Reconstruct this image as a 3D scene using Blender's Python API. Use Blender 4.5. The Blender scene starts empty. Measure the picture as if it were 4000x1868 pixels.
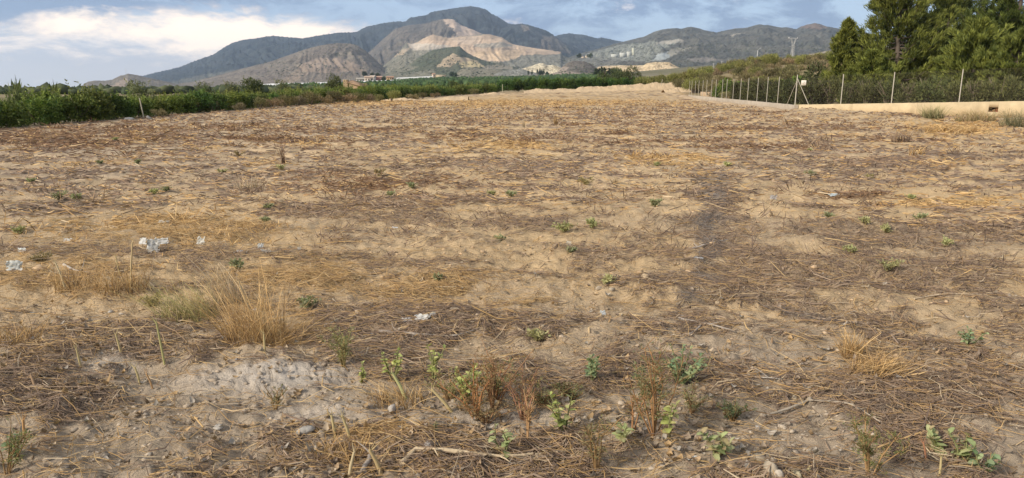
import bpy, math
import numpy as np

# ---------------------------------------------------------------- camera, world, sun, exposure
SC = bpy.context.scene
PITCH = math.radians(11.7)
FPX = 2856.0                      # focal length in photograph pixels (4000 x 1868)
CAMZ = 1.6
cam_data = bpy.data.cameras.new('camera')
cam_data.sensor_fit = 'HORIZONTAL'
cam_data.angle = 2 * math.atan(2000 / FPX)
cam_data.clip_start = 0.05
cam_data.clip_end = 40000
cam = bpy.data.objects.new('camera', cam_data)
SC.collection.objects.link(cam)
cam.location = (0, 0, CAMZ)
cam.rotation_euler = (math.pi / 2 - PITCH, 0, 0)
SC.camera = cam

SUN_EL, SUN_AZ = math.radians(30), math.radians(-125)      # behind the camera, to the left
sun_data = bpy.data.lights.new('sun', 'SUN')
sun_data.energy = 2.6
sun_data.angle = math.radians(11)
sun_data.color = (1.0, 0.91, 0.78)
sun = bpy.data.objects.new('sun', sun_data)
SC.collection.objects.link(sun)
sun.location = (-30, -30, 60)
sun.rotation_euler = (math.pi / 2 - SUN_EL, 0, math.pi - SUN_AZ)
SC.view_settings.view_transform = 'Standard'
SC.view_settings.look = 'None'
SC.view_settings.gamma = 1
SC.view_settings.use_curve_mapping = False
SC.view_settings.exposure = 0.98
SC.cycles.use_denoising = True
SC.cycles.max_bounces = 6
SC.cycles.volume_bounces = 1
SC.cycles.transparent_max_bounces = 12


def nd(nt, t, **kw):
    n = nt.nodes.new(t)
    for k, v in kw.items():
        setattr(n, k, v)
    return n


def mth(nt, op, a, b=None, c=None, clamp=False):
    n = nt.nodes.new('ShaderNodeMath')
    n.operation = op
    n.use_clamp = clamp
    for i, v in enumerate((a, b, c)):
        if v is None:
            continue
        if isinstance(v, (int, float)):
            n.inputs[i].default_value = v
        else:
            nt.links.new(v, n.inputs[i])
    return n.outputs[0]


def mixc(nt, f, a, b, blend='MIX'):
    n = nt.nodes.new('ShaderNodeMix')
    n.data_type = 'RGBA'
    n.blend_type = blend
    for i, v in ((0, f), (6, a), (7, b)):
        if isinstance(v, (int, float)):
            n.inputs[i].default_value = v
        elif isinstance(v, tuple):
            n.inputs[i].default_value = (*v, 1)
        else:
            nt.links.new(v, n.inputs[i])
    return n.outputs[2]


def ramp(nt, f, a, b):
    """smooth 0..1 between a and b"""
    n = nt.nodes.new('ShaderNodeMapRange')
    n.interpolation_type = 'SMOOTHSTEP'
    nt.links.new(f, n.inputs[0])
    n.inputs[1].default_value = a
    n.inputs[2].default_value = b
    return n.outputs[0]


world = bpy.data.worlds.new('World')
SC.world = world
world.use_nodes = True
wt = world.node_tree
wt.nodes.clear()
w_out = nd(wt, 'ShaderNodeOutputWorld')
w_bg = nd(wt, 'ShaderNodeBackground')
wt.links.new(w_bg.outputs[0], w_out.inputs[0])
w_bg.inputs[1].default_value = 0.1
sky = nd(wt, 'ShaderNodeTexSky', sky_type='NISHITA')
sky.sun_disc = False
sky.sun_elevation = SUN_EL
sky.sun_rotation = SUN_AZ
sky.altitude = 100
sky.air_density = 1.0
sky.dust_density = 1.2
tc = nd(wt, 'ShaderNodeTexCoord')
sep = nd(wt, 'ShaderNodeSeparateXYZ')
wt.links.new(tc.outputs['Generated'], sep.inputs[0])
el = mth(wt, 'MULTIPLY', mth(wt, 'ARCSINE', sep.outputs[2]), 57.29578)             # degrees
az = mth(wt, 'MULTIPLY', mth(wt, 'ARCTAN2', sep.outputs[0], sep.outputs[1]), 57.29578)
# cloud sheets seen near the horizon are squeezed in elevation: stretch the direction vector
el_s = mth(wt, 'DIVIDE', el, mth(wt, 'ADD', mth(wt, 'MULTIPLY', mth(wt, 'ABSOLUTE', el), 0.045), 1.0))
cv = nd(wt, 'ShaderNodeCombineXYZ')
wt.links.new(mth(wt, 'MULTIPLY', mth(wt, 'SINE', mth(wt, 'DIVIDE', az, 57.29578)), 5.2), cv.inputs[0])
wt.links.new(mth(wt, 'MULTIPLY', mth(wt, 'COSINE', mth(wt, 'DIVIDE', az, 57.29578)), 5.2), cv.inputs[1])
wt.links.new(mth(wt, 'MULTIPLY', el_s, 0.36), cv.inputs[2])


def cloud(scale, detail, rough, off, dist=0.0):
    m = nd(wt, 'ShaderNodeMapping')
    m.inputs['Location'].default_value = off
    wt.links.new(cv.outputs[0], m.inputs[0])
    n = nd(wt, 'ShaderNodeTexNoise')
    n.inputs['Scale'].default_value = scale
    n.inputs['Detail'].default_value = detail
    n.inputs['Roughness'].default_value = rough
    n.inputs['Distortion'].default_value = dist
    wt.links.new(m.outputs[0], n.inputs['Vector'])
    return n.outputs[0]


n_big = cloud(0.8, 5, 0.55, (3.1, 1.7, 0.4), 0.4)
n_mid = cloud(1.9, 10, 0.66, (7.7, 2.3, 1.9), 0.35)
n_wsp = cloud(2.6, 9, 0.66, (1.3, 9.1, 5.2), 0.25)


def gauss(azc, sa, elc, se):
    a = mth(wt, 'POWER', mth(wt, 'DIVIDE', mth(wt, 'SUBTRACT', az, azc), sa), 2)
    e = mth(wt, 'POWER', mth(wt, 'DIVIDE', mth(wt, 'SUBTRACT', el, elc), se), 2)
    return mth(wt, 'EXPONENT', mth(wt, 'MULTIPLY', mth(wt, 'ADD', a, e), -1))


K = 10.0                                              # colours below are radiance; Background strength is 0.1
blue = (0.215 * K, 0.285 * K, 0.415 * K)
slate = (0.13 * K, 0.185 * K, 0.285 * K)
pale = (0.40 * K, 0.38 * K, 0.375 * K)
cream = (1.0 * K, 0.80 * K, 0.60 * K)
white = (0.62 * K, 0.58 * K, 0.57 * K)
# clear air between the clouds: the Nishita sky under a thin even veil
base = mixc(wt, 0.72, sky.outputs[0], blue)
# broken slate cloud bellies
c1 = mixc(wt, mth(wt, 'MULTIPLY', ramp(wt, mth(wt, 'ADD', n_mid, mth(wt, 'MULTIPLY', gauss(-37, 8.5, 6.4, 1.7), 0.55)), 0.42, 0.60), 0.9), base, slate)
# pale haze veil: thickest low down, thicker on the western (left) side of the view
veil = mth(wt, 'MULTIPLY', ramp(wt, mth(wt, 'SUBTRACT', 0, el), -5.0, -0.8),
           ramp(wt, mth(wt, 'ADD', mth(wt, 'MULTIPLY', az, -1), mth(wt, 'MULTIPLY', n_big, 14)), 6, 30))
c2 = mixc(wt, mth(wt, 'MULTIPLY', veil, 0.95), c1, pale)
# sunlit cream cloud bank
bank = mth(wt, 'ADD', mth(wt, 'MULTIPLY', gauss(-23, 15, 3.9, 2.0), 0.46), n_mid)
bank = mth(wt, 'ADD', bank, mth(wt, 'MULTIPLY', gauss(-16, 7.5, 3.1, 1.1), 0.24))
bank = mth(wt, 'SUBTRACT', bank, mth(wt, 'MULTIPLY', gauss(-36, 8, 6.6, 1.9), 0.75))
bank = mth(wt, 'SUBTRACT', bank, mth(wt, 'MULTIPLY', gauss(-9, 10, 6.8, 1.7), 0.35))
bank = mth(wt, 'ADD', bank, mth(wt, 'MULTIPLY', mth(wt, 'SUBTRACT', n_wsp, 0.5), 0.55))
c3 = mixc(wt, mth(wt, 'MULTIPLY', ramp(wt, bank, 0.60, 0.95), 0.95), c2, cream)
# small bright wisps
wsp = mth(wt, 'ADD', n_wsp, mth(wt, 'MULTIPLY', gauss(16, 12, 5.9, 1.1), 0.13))
c4 = mixc(wt, mth(wt, 'MULTIPLY', ramp(wt, wsp, 0.61, 0.80), 0.8), c3, white)
# overhead the broken sheet closes to an even pale cloud deck
c5 = mixc(wt, mth(wt, 'MULTIPLY', ramp(wt, el, 9, 28), 0.7), c4, (0.36 * K, 0.355 * K, 0.36 * K))
wt.links.new(c5, w_bg.inputs[0])

# ---------------------------------------------------------------- helpers
COL = SC.collection
RNG = np.random.default_rng(7)


def at(px, py, Y):
    """world point on the ray of photograph pixel (px, py) at depth Y"""
    x = (px - 2000.0) / FPX
    y = (934.0 - py) / FPX
    dy = math.cos(PITCH) + y * math.sin(PITCH)
    dz = -math.sin(PITCH) + y * math.cos(PITCH)
    s = Y / dy
    return np.array((x * s, Y, CAMZ + dz * s)) if np.isscalar(s) else np.stack((x * s, Y + 0 * s, CAMZ + dz * s), -1)


def gp(px, py, z=0.0):
    """point where the ray of a pixel meets height z"""
    y = (934.0 - py) / FPX
    dy = math.cos(PITCH) + y * math.sin(PITCH)
    dz = -math.sin(PITCH) + y * math.cos(PITCH)
    s = (z - CAMZ) / dz
    return (px - 2000.0) / FPX * s, dy * s


def proj(P):
    d = P - np.array((0, 0, CAMZ))
    fz = d[..., 1] * math.cos(PITCH) - d[..., 2] * math.sin(PITCH)
    uz = d[..., 1] * math.sin(PITCH) + d[..., 2] * math.cos(PITCH)
    fz = np.where(fz < 0.05, 0.05, fz)
    return 2000 + FPX * d[..., 0] / fz, 934 - FPX * uz / fz


def sst(a, b, v):
    t = np.clip((v - a) / (b - a), 0, 1)
    return t * t * (3 - 2 * t)


def _h(ix, iy, seed):
    ix = ix.astype(np.int64).astype(np.uint32)
    iy = iy.astype(np.int64).astype(np.uint32)
    h = ix * np.uint32(374761393) + iy * np.uint32(668265263) + np.uint32((seed * 2246822519) & 0xffffffff)
    h = (h ^ (h >> np.uint32(13))) * np.uint32(1274126177)
    return h ^ (h >> np.uint32(16))


def noise(x, y, seed=0):
    """gradient noise, about -1..1"""
    x = np.asarray(x, float); y = np.asarray(y, float)
    ix = np.floor(x); iy = np.floor(y)
    fx = x - ix; fy = y - iy
    u = fx * fx * fx * (fx * (fx * 6 - 15) + 10)
    v = fy * fy * fy * (fy * (fy * 6 - 15) + 10)

    def g(dx, dy):
        a = _h(ix + dx, iy + dy, seed).astype(float) * (2 * math.pi / 4294967296.0)
        return np.cos(a) * (fx - dx) + np.sin(a) * (fy - dy)
    a = g(0, 0); b = g(1, 0); c = g(0, 1); d = g(1, 1)
    return 1.5 * ((a + (b - a) * u) * (1 - v) + (c + (d - c) * u) * v)


def fbm(x, y, octv=4, seed=0, gain=0.5, ridged=False):
    s = 0; a = 1.0; t = 0
    for o in range(octv):
        n = noise(x, y, seed + o * 17)
        if ridged:
            n = 1 - 2 * np.abs(n)
        s = s + n * a; t += a
        a *= gain
        x, y = x * 1.6 + y * 1.2 + 11.3, y * 1.6 - x * 1.2 + 5.7
    return s / t


def cells(x, y, seed=0):
    """distance to nearest and second nearest jittered cell point, cell id 0..1"""
    ix = np.floor(x); iy = np.floor(y)
    f1 = np.full(x.shape, 9.0); f2 = np.full(x.shape, 9.0); cid = np.zeros(x.shape)
    for dx in (-1, 0, 1):
        for dy in (-1, 0, 1):
            h = _h(ix + dx, iy + dy, seed)
            jx = (h & np.uint32(0xffff)).astype(float) / 65536
            jy = (h >> np.uint32(16)).astype(float) / 65536
            d = np.hypot(ix + dx + jx - x, iy + dy + jy - y)
            near = d < f1
            f2 = np.where(near, f1, np.minimum(f2, d))
            cid = np.where(near, (jx * 7.3 + jy * 3.1) % 1.0, cid)
            f1 = np.where(near, d, f1)
    return f1, f2, cid


def make_mesh(name, V, F, C=None, smooth=False, mats=None):
    """V (n,3); F list of int arrays (m,3)/(m,4); C (n,3) vertex colours"""
    me = bpy.data.meshes.new(name)
    V = np.asarray(V, np.float32)
    if not isinstance(F, (list, tuple)):
        F = [F]
    F = [np.asarray(f, np.int32) for f in F if len(f)]
    me.vertices.add(len(V))
    me.vertices.foreach_set('co', V.ravel())
    nl = sum(f.size for f in F); nf = sum(len(f) for f in F)
    me.loops.add(nl)
    me.loops.foreach_set('vertex_index', np.concatenate([f.ravel() for f in F]))
    me.polygons.add(nf)
    tot = np.concatenate([np.full(len(f), f.shape[1], np.int32) for f in F])
    st = np.concatenate(([0], np.cumsum(tot)[:-1])).astype(np.int32)
    me.polygons.foreach_set('loop_start', st)
    if smooth:
        me.polygons.foreach_set('use_smooth', np.ones(nf, bool))
    me.update(calc_edges=True)
    if C is not None:
        C = np.asarray(C, np.float32)
        if C.ndim == 1:
            C = np.tile(C, (len(V), 1))
        ca = me.color_attributes.new('Col', 'FLOAT_COLOR', 'POINT')
        ca.data.foreach_set('color', np.concatenate((C, np.ones((len(C), 1), np.float32)), 1).ravel())
    return me


def obj(name, me, mat=None, parent=None, loc=None, rotz=None, scale=None):
    o = bpy.data.objects.new(name, me)
    COL.objects.link(o)
    if mat is not None and me is not None and not me.materials:
        me.materials.append(mat)
    if parent is not None:
        o.parent = parent
    if loc is not None:
        o.location = [float(v) for v in loc]
    if rotz is not None:
        o.rotation_euler[2] = float(rotz)
    if scale is not None:
        o.scale = (scale,) * 3 if np.isscalar(scale) else [float(s) for s in scale]
    return o


def tag(o, label=None, cat=None, group=None, kind=None):
    for k, v in (('label', label), ('category', cat), ('group', group), ('kind', kind)):
        if v:
            o[k] = v
    return o


def thing(name, label, cat, loc=(0, 0, 0), rotz=0.0, scale=None, group=None):
    return tag(obj(name, None, None, None, loc, rotz, scale), label, cat, group)


class MB:
    """collects verts / faces / colours into one mesh"""
    def __init__(self):
        self.V = []; self.F3 = []; self.F4 = []; self.C = []; self.n = 0

    def add(self, V, F, C):
        V = np.asarray(V, float).reshape(-1, 3)
        F = np.asarray(F, int)
        C = np.asarray(C, float)
        if C.ndim == 1:
            C = np.tile(C, (len(V), 1))
        (self.F3 if F.shape[1] == 3 else self.F4).append(F + self.n)
        self.V.append(V); self.C.append(C); self.n += len(V)
        return self

    def mesh(self, name, smooth=False):
        F = []
        if self.F3: F.append(np.concatenate(self.F3))
        if self.F4: F.append(np.concatenate(self.F4))
        return make_mesh(name, np.concatenate(self.V), F, np.concatenate(self.C), smooth)

    # --- primitives
    def box(self, lo, hi, col, M=None):
        x0, y0, z0 = lo; x1, y1, z1 = hi
        V = np.array([(x0, y0, z0), (x1, y0, z0), (x1, y1, z0), (x0, y1, z0), (x0, y0, z1), (x1, y0, z1), (x1, y1, z1), (x0, y1, z1)])
        F = [(0, 3, 2, 1), (4, 5, 6, 7), (0, 1, 5, 4), (1, 2, 6, 5), (2, 3, 7, 6), (3, 0, 4, 7)]
        return self.add(V, F, col)

    def tube(self, pts, rad, col, sides=5, cap=True):
        pts = np.asarray(pts, float)
        k = len(pts)
        rad = np.full(k, rad) if np.isscalar(rad) else np.asarray(rad, float)
        t = np.gradient(pts, axis=0)
        t /= np.linalg.norm(t, axis=1, keepdims=True) + 1e-9
        ref = np.array((0, 0, 1.0)) if abs(t[:, 2]).mean() < 0.8 else np.array((1.0, 0, 0))
        a = np.cross(t, ref); a /= np.linalg.norm(a, axis=1, keepdims=True) + 1e-9
        b = np.cross(t, a)
        th = np.arange(sides) * 2 * math.pi / sides
        V = pts[:, None] + rad[:, None, None] * (np.cos(th)[None, :, None] * a[:, None] + np.sin(th)[None, :, None] * b[:, None])
        i = np.arange(k - 1)[:, None] * sides; j = np.arange(sides)[None]; j2 = (j + 1) % sides
        F = np.stack((i + j, i + j2, i + sides + j2, i + sides + j), -1).reshape(-1, 4)
        self.add(V.reshape(-1, 3), F, col if np.ndim(col) == 1 else np.repeat(col, sides, 0))
        if cap:
            for r in (0, k - 1):
                c = V[r]
                self.add(np.concatenate((c, c.mean(0)[None])), [(q, (q + 1) % sides, sides) for q in range(sides)], col if np.ndim(col) == 1 else col[r])
        return self


def cards(P, D, W, L, N, C, tipw=0.15):
    """leaf-like rhombic blades: base points P, direction D, width W, length L, blade normal N -> verts, quads, colours"""
    D = D / (np.linalg.norm(D, axis=1, keepdims=True) + 1e-9)
    S = np.cross(D, N); S /= np.linalg.norm(S, axis=1, keepdims=True) + 1e-9
    W = np.asarray(W)[:, None]; L = np.asarray(L)[:, None]
    V = np.stack((P, P + D * L * 0.45 + S * W * 0.5, P + D * L, P + D * L * 0.45 - S * W * 0.5), 1)
    F = np.arange(len(P) * 4).reshape(-1, 4)
    return V.reshape(-1, 3), F, np.repeat(C, 4, 0)


def rnd_dir(n, rng=None):
    v = (rng or RNG).normal(size=(n, 3))
    return v / np.linalg.norm(v, axis=1, keepdims=True)


# ---------------------------------------------------------------- materials
def vmat(name, rough=0.85, transl=0.0, nscale=0.0, namp=0.0, bump=0.0, bscale=40, objvar=0.0, spec=0.25, coords='Object', tint=(1, 1, 1)):
    m = bpy.data.materials.new(name)
    m.use_nodes = True
    nt = m.node_tree
    nt.nodes.clear()
    out = nd(nt, 'ShaderNodeOutputMaterial')
    p = nd(nt, 'ShaderNodeBsdfPrincipled')
    p.inputs['Roughness'].default_value = rough
    p.inputs['Specular IOR Level'].default_value = spec
    a = nd(nt, 'ShaderNodeVertexColor', layer_name='Col')
    c = a.outputs[0]
    if tint != (1, 1, 1):
        c = mixc(nt, 1.0, c, tint, 'MULTIPLY')
    t = nd(nt, 'ShaderNodeTexCoord')
    if namp:
        n = nd(nt, 'ShaderNodeTexNoise')
        n.inputs['Scale'].default_value = nscale
        n.inputs['Detail'].default_value = 6
        n.inputs['Roughness'].default_value = 0.65
        nt.links.new(t.outputs[coords], n.inputs['Vector'])
        v = mth(nt, 'ADD', mth(nt, 'MULTIPLY', mth(nt, 'SUBTRACT', n.outputs[0], 0.5), 2 * namp), 1.0)
        cc = nd(nt, 'ShaderNodeCombineColor')
        for i in range(3):
            nt.links.new(v, cc.inputs[i])
        c = mixc(nt, 1.0, c, cc.outputs[0], 'MULTIPLY')
    if objvar:
        oi = nd(nt, 'ShaderNodeObjectInfo')
        hs = nd(nt, 'ShaderNodeHueSaturation')
        nt.links.new(c, hs.inputs['Color'])
        nt.links.new(mth(nt, 'ADD', mth(nt, 'MULTIPLY', mth(nt, 'SUBTRACT', oi.outputs['Random'], 0.5), 2 * objvar), 1.0), hs.inputs['Value'])
        nt.links.new(mth(nt, 'ADD', mth(nt, 'MULTIPLY', mth(nt, 'SUBTRACT', mth(nt, 'FRACT', mth(nt, 'MULTIPLY', oi.outputs['Random'], 7.31)), 0.5), 0.16 * objvar), 0.5), hs.inputs['Hue'])
        c = hs.outputs[0]
    nt.links.new(c, p.inputs['Base Color'])
    if bump:
        bn = nd(nt, 'ShaderNodeTexNoise')
        bn.inputs['Scale'].default_value = bscale
        bn.inputs['Detail'].default_value = 8
        bn.inputs['Roughness'].default_value = 0.7
        nt.links.new(t.outputs[coords], bn.inputs['Vector'])
        bu = nd(nt, 'ShaderNodeBump')
        bu.inputs['Strength'].default_value = 1.0
        bu.inputs['Distance'].default_value = bump
        nt.links.new(bn.outputs[0], bu.inputs['Height'])
        nt.links.new(bu.outputs[0], p.inputs['Normal'])
    if transl:
        tr = nd(nt, 'ShaderNodeBsdfTranslucent')
        nt.links.new(mixc(nt, 1.0, c, (1.1, 1.15, 0.75), 'MULTIPLY'), tr.inputs[0])
        mx = nd(nt, 'ShaderNodeMixShader')
        mx.inputs[0].default_value = transl
        nt.links.new(p.outputs[0], mx.inputs[1])
        nt.links.new(tr.outputs[0], mx.inputs[2])
        nt.links.new(mx.outputs[0], out.inputs[0])
    else:
        nt.links.new(p.outputs[0], out.inputs[0])
    return m


M_GROUND = vmat('soil', 0.95, 0, 14.0, 0.34, 0.022, 46, spec=0.1)
M_HILL = vmat('hillside', 0.95, 0, 0.012, 0.30, 5.0, 0.02, spec=0.05)
M_LEAF = vmat('leaves', 0.6, 0.26, objvar=0.22)
M_NEEDLE = vmat('needles', 0.65, 0.16, objvar=0.12)
M_SCRUB = vmat('scrub', 0.85, 0.2, objvar=0.2)
M_BARK = vmat('bark', 0.95, 0, 14, 0.35, 0.01, 30)
M_DRY = vmat('dry_stalks', 0.8, 0.12, spec=0.2)
M_WEED = vmat('weed_leaves', 0.65, 0.3, objvar=0.15)
M_STONE = vmat('stone', 0.92, 0, 22, 0.25, 0.006, 60, spec=0.15, coords='Object')
M_WALL = vmat('render_wall', 0.93, 0, 1.9, 0.34, 0.02, 18, spec=0.1)
M_METAL = vmat('galvanised', 0.5, 0, 9, 0.12, spec=0.5)
M_PLASTIC = vmat('white_film', 0.45, 0.35, 14, 0.12, spec=0.4)
M_FLAT = vmat('painted', 0.8, 0, 0.4, 0.15, spec=0.2)

# ---------------------------------------------------------------- ground: heights and cover masks
def tab(pts):
    xs = [p[0] for p in pts]; ys = [p[1] for p in pts]
    return lambda v: np.interp(v, xs, ys)


T_RISE = tab([(1500, 0), (1750, .1), (2050, .65), (2450, 1.1), (2650, 1.5), (3000, 1.9), (3600, 2.2)])
T_FOOT = tab([(-3000, 352), (0, 352), (900, 345), (1300, 331), (1500, 318), (1750, 303), (2000, 298), (2200, 292), (2450, 284), (2700, 264), (3000, 256), (4000, 250), (7000, 250)])
CORNER = np.array((19.8, 52.0))


def fence_side(x, y):
    """metres behind the fence / wall line (positive = enclosed side)"""
    # far leg runs from the corner away, near leg to the right and towards the camera
    a = (x - 19.8) - (y - 52) * (5.4 / 55)
    b = (y - 52) + (x - 19.8) * 0.95
    return np.minimum(a, b * 0.72)


def h_base(x, y):
    x = np.asarray(x, float); y = np.asarray(y, float)
    d = np.hypot(x, y)
    px = 2000 + FPX * x / np.maximum(y, 1.0) / 1.03
    px = np.where(y <= 1.0, np.where(x < 0, -3000, 7000), np.clip(px, -3000, 7000))
    h = T_RISE(px) * sst(88, 140, y) * (d < 1e6)
    h = h - 0.35 * sst(-20, -26, x) * sst(250, 80, d)
    fs = fence_side(x, y)
    h = h + sst(1, 10, fs) * 0.45 * sst(220, 120, d)
    # scrub bank to the right of the far fence leg
    h = h + 3.3 * sst(0, 20, x - 27) * sst(62, 108, y) * sst(900, 400, d)
    # plain rising to the foot of the hills
    foot = (342.6 - T_FOOT(px)) / FPX * 1300 + CAMZ
    w = np.clip((d - 150) / 1150, 0, 1)
    h = h * (1 - sst(150, 600, d)) + np.where(d > 150, foot * w ** 1.25, 0)
    return h


def feat(px, py, L):
    """soft union of ellipses listed in photograph coordinates of the flat field"""
    s = np.zeros(np.shape(px))
    for e in L:
        cx, cy, rx, ry, a = e[:5]
        dx, dy = px - cx, py - cy
        if len(e) > 5:                       # slanted
            dy = dy - dx * e[5]
        s = np.maximum(s, a * np.exp(-((dx / rx) ** 2 + (dy / ry) ** 2) * 1.1))
    return s


GOLD = [(650, 900, 460, 60, 1), (250, 1090, 330, 85, .95), (1180, 1090, 330, 75, 1), (1650, 1130, 330, 80, .9), (1000, 1270, 260, 80, .9),
        (1980, 575, 210, 24, 1), (2620, 630, 200, 24, 1), (3700, 800, 380, 38, .9), (3760, 505, 260, 42, .9), (2000, 402, 700, 20, .9),
        (1450, 400, 320, 16, .9), (3330, 1430, 170, 85, .8), (2150, 1190, 330, 60, .5), (1480, 1720, 220, 60, .7), (480, 880, 350, 40, .8), (150, 1360, 160, 60, .6)]
RUST = [(250, 545, 600, 46, 1), (470, 592, 190, 15, 1), (1430, 725, 300, 46, 1), (2960, 580, 260, 14, .9), (3350, 768, 230, 16, .9), (1050, 550, 200, 15, 1),
        (2400, 562, 320, 12, .6), (1300, 512, 330, 12, .8), (1950, 540, 300, 10, .7), (3100, 505, 300, 14, .6), (700, 505, 500, 18, .7), (2500, 770, 160, 20, .5),
        (1750, 690, 100, 14, .6)]
TRACK = [(2740, 1110, 70, 40, .9), (2700, 1180, 90, 35, .8), (3150, 1235, 380, 20, .7, .24), (2795, 715, 75, 45, .8), (2790, 790, 75, 50, 1), (2775, 870, 75, 50, 1), (2785, 950, 75, 45, 1), (2765, 1030, 60, 35, .9)]
GREY = [(2795, 715, 60, 45, 1), (2790, 790, 75, 50, 1), (2785, 950, 75, 45, 1), (2790, 720, 75, 60, .95), (2770, 840, 95, 70, 1), (2780, 950, 80, 60, 1), (2760, 1090, 120, 60, 1), (3150, 1235, 420, 22, 1, .24), (3480, 1255, 300, 18, .9, .12), (3750, 890, 300, 26, 1, .08), (1700, 1330, 460, 100, 1), (3450, 1060, 560, 110, 1), (2950, 1200, 420, 40, .9, .22), (3600, 1560, 560, 210, 1), (2780, 1250, 300, 80, .9),
        (2800, 800, 110, 100, 1), (2650, 1440, 450, 70, .8), (150, 1520, 300, 160, .8), (2900, 1000, 300, 55, .8), (1950, 880, 260, 34, .8),
        (2700, 1120, 250, 50, .8), (1500, 800, 180, 20, .7), (350, 680, 300, 30, .6), (2000, 640, 380, 30, .6), (3400, 640, 400, 40, .6), (1750, 1780, 560, 90, .8),
        (3600, 900, 400, 40, .8), (3300, 700, 300, 30, .5)]
CRUST = [(1060, 1490, 300, 85, 1), (480, 1420, 190, 45, .7), (1900, 1640, 280, 60, .6), (1180, 1690, 130, 40, .6), (1250, 1620, 250, 50, .6), (700, 1290, 160, 40, .4)]
BARE = [(3330, 1180, 330, 34, 1, .1), (2450, 1075, 330, 42, 1), (560, 1690, 370, 130, .9), (3050, 1690, 380, 110, .95), (2250, 1240, 220, 40, .6), (3010, 820, 140, 100, 1), (2600, 820, 100, 90, 1), (2960, 960, 110, 40, .8),
        (3100, 930, 200, 24, .8), (2150, 930, 420, 26, .8), (1900, 985, 350, 22, .9), (1060, 1490, 300, 85, 1), (3700, 1210, 300, 40, .8, .1), (2500, 900, 180, 40, .7),
        (3350, 440, 280, 16, 1), (2900, 740, 200, 30, .7), (1900, 1040, 300, 26, .7), (3650, 1000, 120, 20, .5)]


def masks(x, y):
    px, py = proj(np.stack((x, y, 0 * x), -1))
    wx = noise(x * .9, y * .9, 91); wy = noise(x * .9, y * .9, 92)
    px2 = px + wx * 110 * np.clip(6 / np.maximum(y, 1), .25, 1.2); py2 = py + wy * 26 * np.clip(6 / np.maximum(y, 1), .2, 1.2)
    front = y > 0.5
    L = [np.where(front, feat(px2, py2, l), 0) for l in (GOLD, RUST, GREY, CRUST, BARE)]
    gold, rust, grey, crust, bare = L
    n1 = fbm(x * .55, y * .55, 4, 31); n2 = fbm(x * .33 + 9, y * .33, 4, 47); n3 = fbm(x * 1.5, y * 1.5, 4, 53)
    n4 = fbm(x * 2.3, y * 1.9, 3, 77)
    n5 = fbm(x * .22 + 3 * noise(x * .1, y * .1, 79), y * 1.0 + .12 * x, 4, 78)
    fur = np.sin((y + .25 * x + .5 * noise(x * .25, y * .25, 8)) * 2 * math.pi / 1.15)
    ambient = sst(-.16, .34, n1 * .30 + n3 * .36 + n4 * .42 + n5 * .50 + .07 * fur + .22 * noise(x * 5.5, y * 5.5, 80))
    grey = np.clip(grey * sst(-.75, .15, n3 + .3 * n4) + .85 * ambient * (1 - bare * .85) * (1 - .8 * gold), 0, 1)
    rust = np.clip(rust * sst(-.6, .2, n1 + n3 * .6) + .8 * sst(.05, .36, n2 * .6 + n3 * .5) * sst(13, 24, y) * (1 - bare), 0, 1)
    gold = np.clip(gold * sst(-.75, .2, n3) + .5 * sst(.2, .5, fbm(x * .42, y * .42, 3, 61)) * sst(9, 16, y), 0, 1)
    return gold, rust, grey, crust, np.clip(bare, 0, 1)


def in_field(x, y):
    return sst(-20.6, -19.3, x) * sst(2.0, -.5, fence_side(x, y)) * sst(175, 150, y) * sst(-60, -40, y)


def h_full(x, y, mk=None, fine=True):
    x = np.asarray(x, float); y = np.asarray(y, float)
    h = h_base(x, y)
    f = in_field(x, y)
    d = np.hypot(x, y)
    if mk is None:
        mk = masks(x, y)
    gold, rust, grey, crust, bare = mk
    n = .075 * fbm(x * .45, y * .45, 3, 5) + .045 * fbm(x * 1.1, y * 1.6, 3, 6) + .026 * fbm(x * 3.4, y * 3.8, 3, 7)
    # old furrows running across the view
    fr = np.sin((y + .25 * x + .5 * noise(x * .25, y * .25, 8)) * 2 * math.pi / 1.15)
    n = n + .03 * fr * sst(2.5, 6, y) * sst(-.3, .4, noise(x * .13, y * .13, 9))
    n = n + .015 * crust * sst(.25, .9, crust) * sst(6, 3.5, np.abs(y - 3.9) + 2.5)
    n = n + .035 * np.clip(gold + rust, 0, 1) + .02 * grey
    # pale bank thrown up in front of the wall
    px, py = proj(np.stack((x, y, 0 * x), -1))
    ridge = np.exp(-((py - (436 + (px - 3100) * .085)) / 13) ** 2) * sst(3020, 3150, px) * sst(3720, 3550, px)
    n = n + .26 * np.where(y > 10, ridge, 0)
    fsd = fence_side(x, y)
    n = n - .22 * sst(-3.2, -1.0, fsd) * sst(56, 50, y) * (y > 10)
    if fine:
        near = sst(26, 8, d)
        f1, f2, cid = cells(x * 8.5 + .4 * noise(x * 9, y * 9, 3), y * 8.5, 4)
        clod = np.clip(.62 - f1, 0, 1) * (cid > .35) * (.5 + cid)
        n = n + near * (.042 * clod * (1 - crust) + .018 * fbm(x * 9, y * 9, 3, 12, .6))
        g1, g2, gid = cells(x * 19, y * 21, 14)
        n = n + near * sst(12, 5, d) * (.011 * np.clip(.6 - g1, 0, 1) * (gid > .3))
        # crust plates: sharp edged flakes running obliquely
        u = (x * .8 + y * .6) * 5; v = (-x * .6 + y * .8) * 17
        q1, q2, qid = cells(u + .6 * noise(x * 6, y * 6, 18), v + .6 * noise(x * 6 + 7, y * 6, 19), 21)
        n = n + sst(.2, .6, crust) * near * (.022 * qid - .016 * sst(.16, 0, q2 - q1))
    return h + n * (.12 + .88 * f) * sst(400, 150, d)


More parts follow.
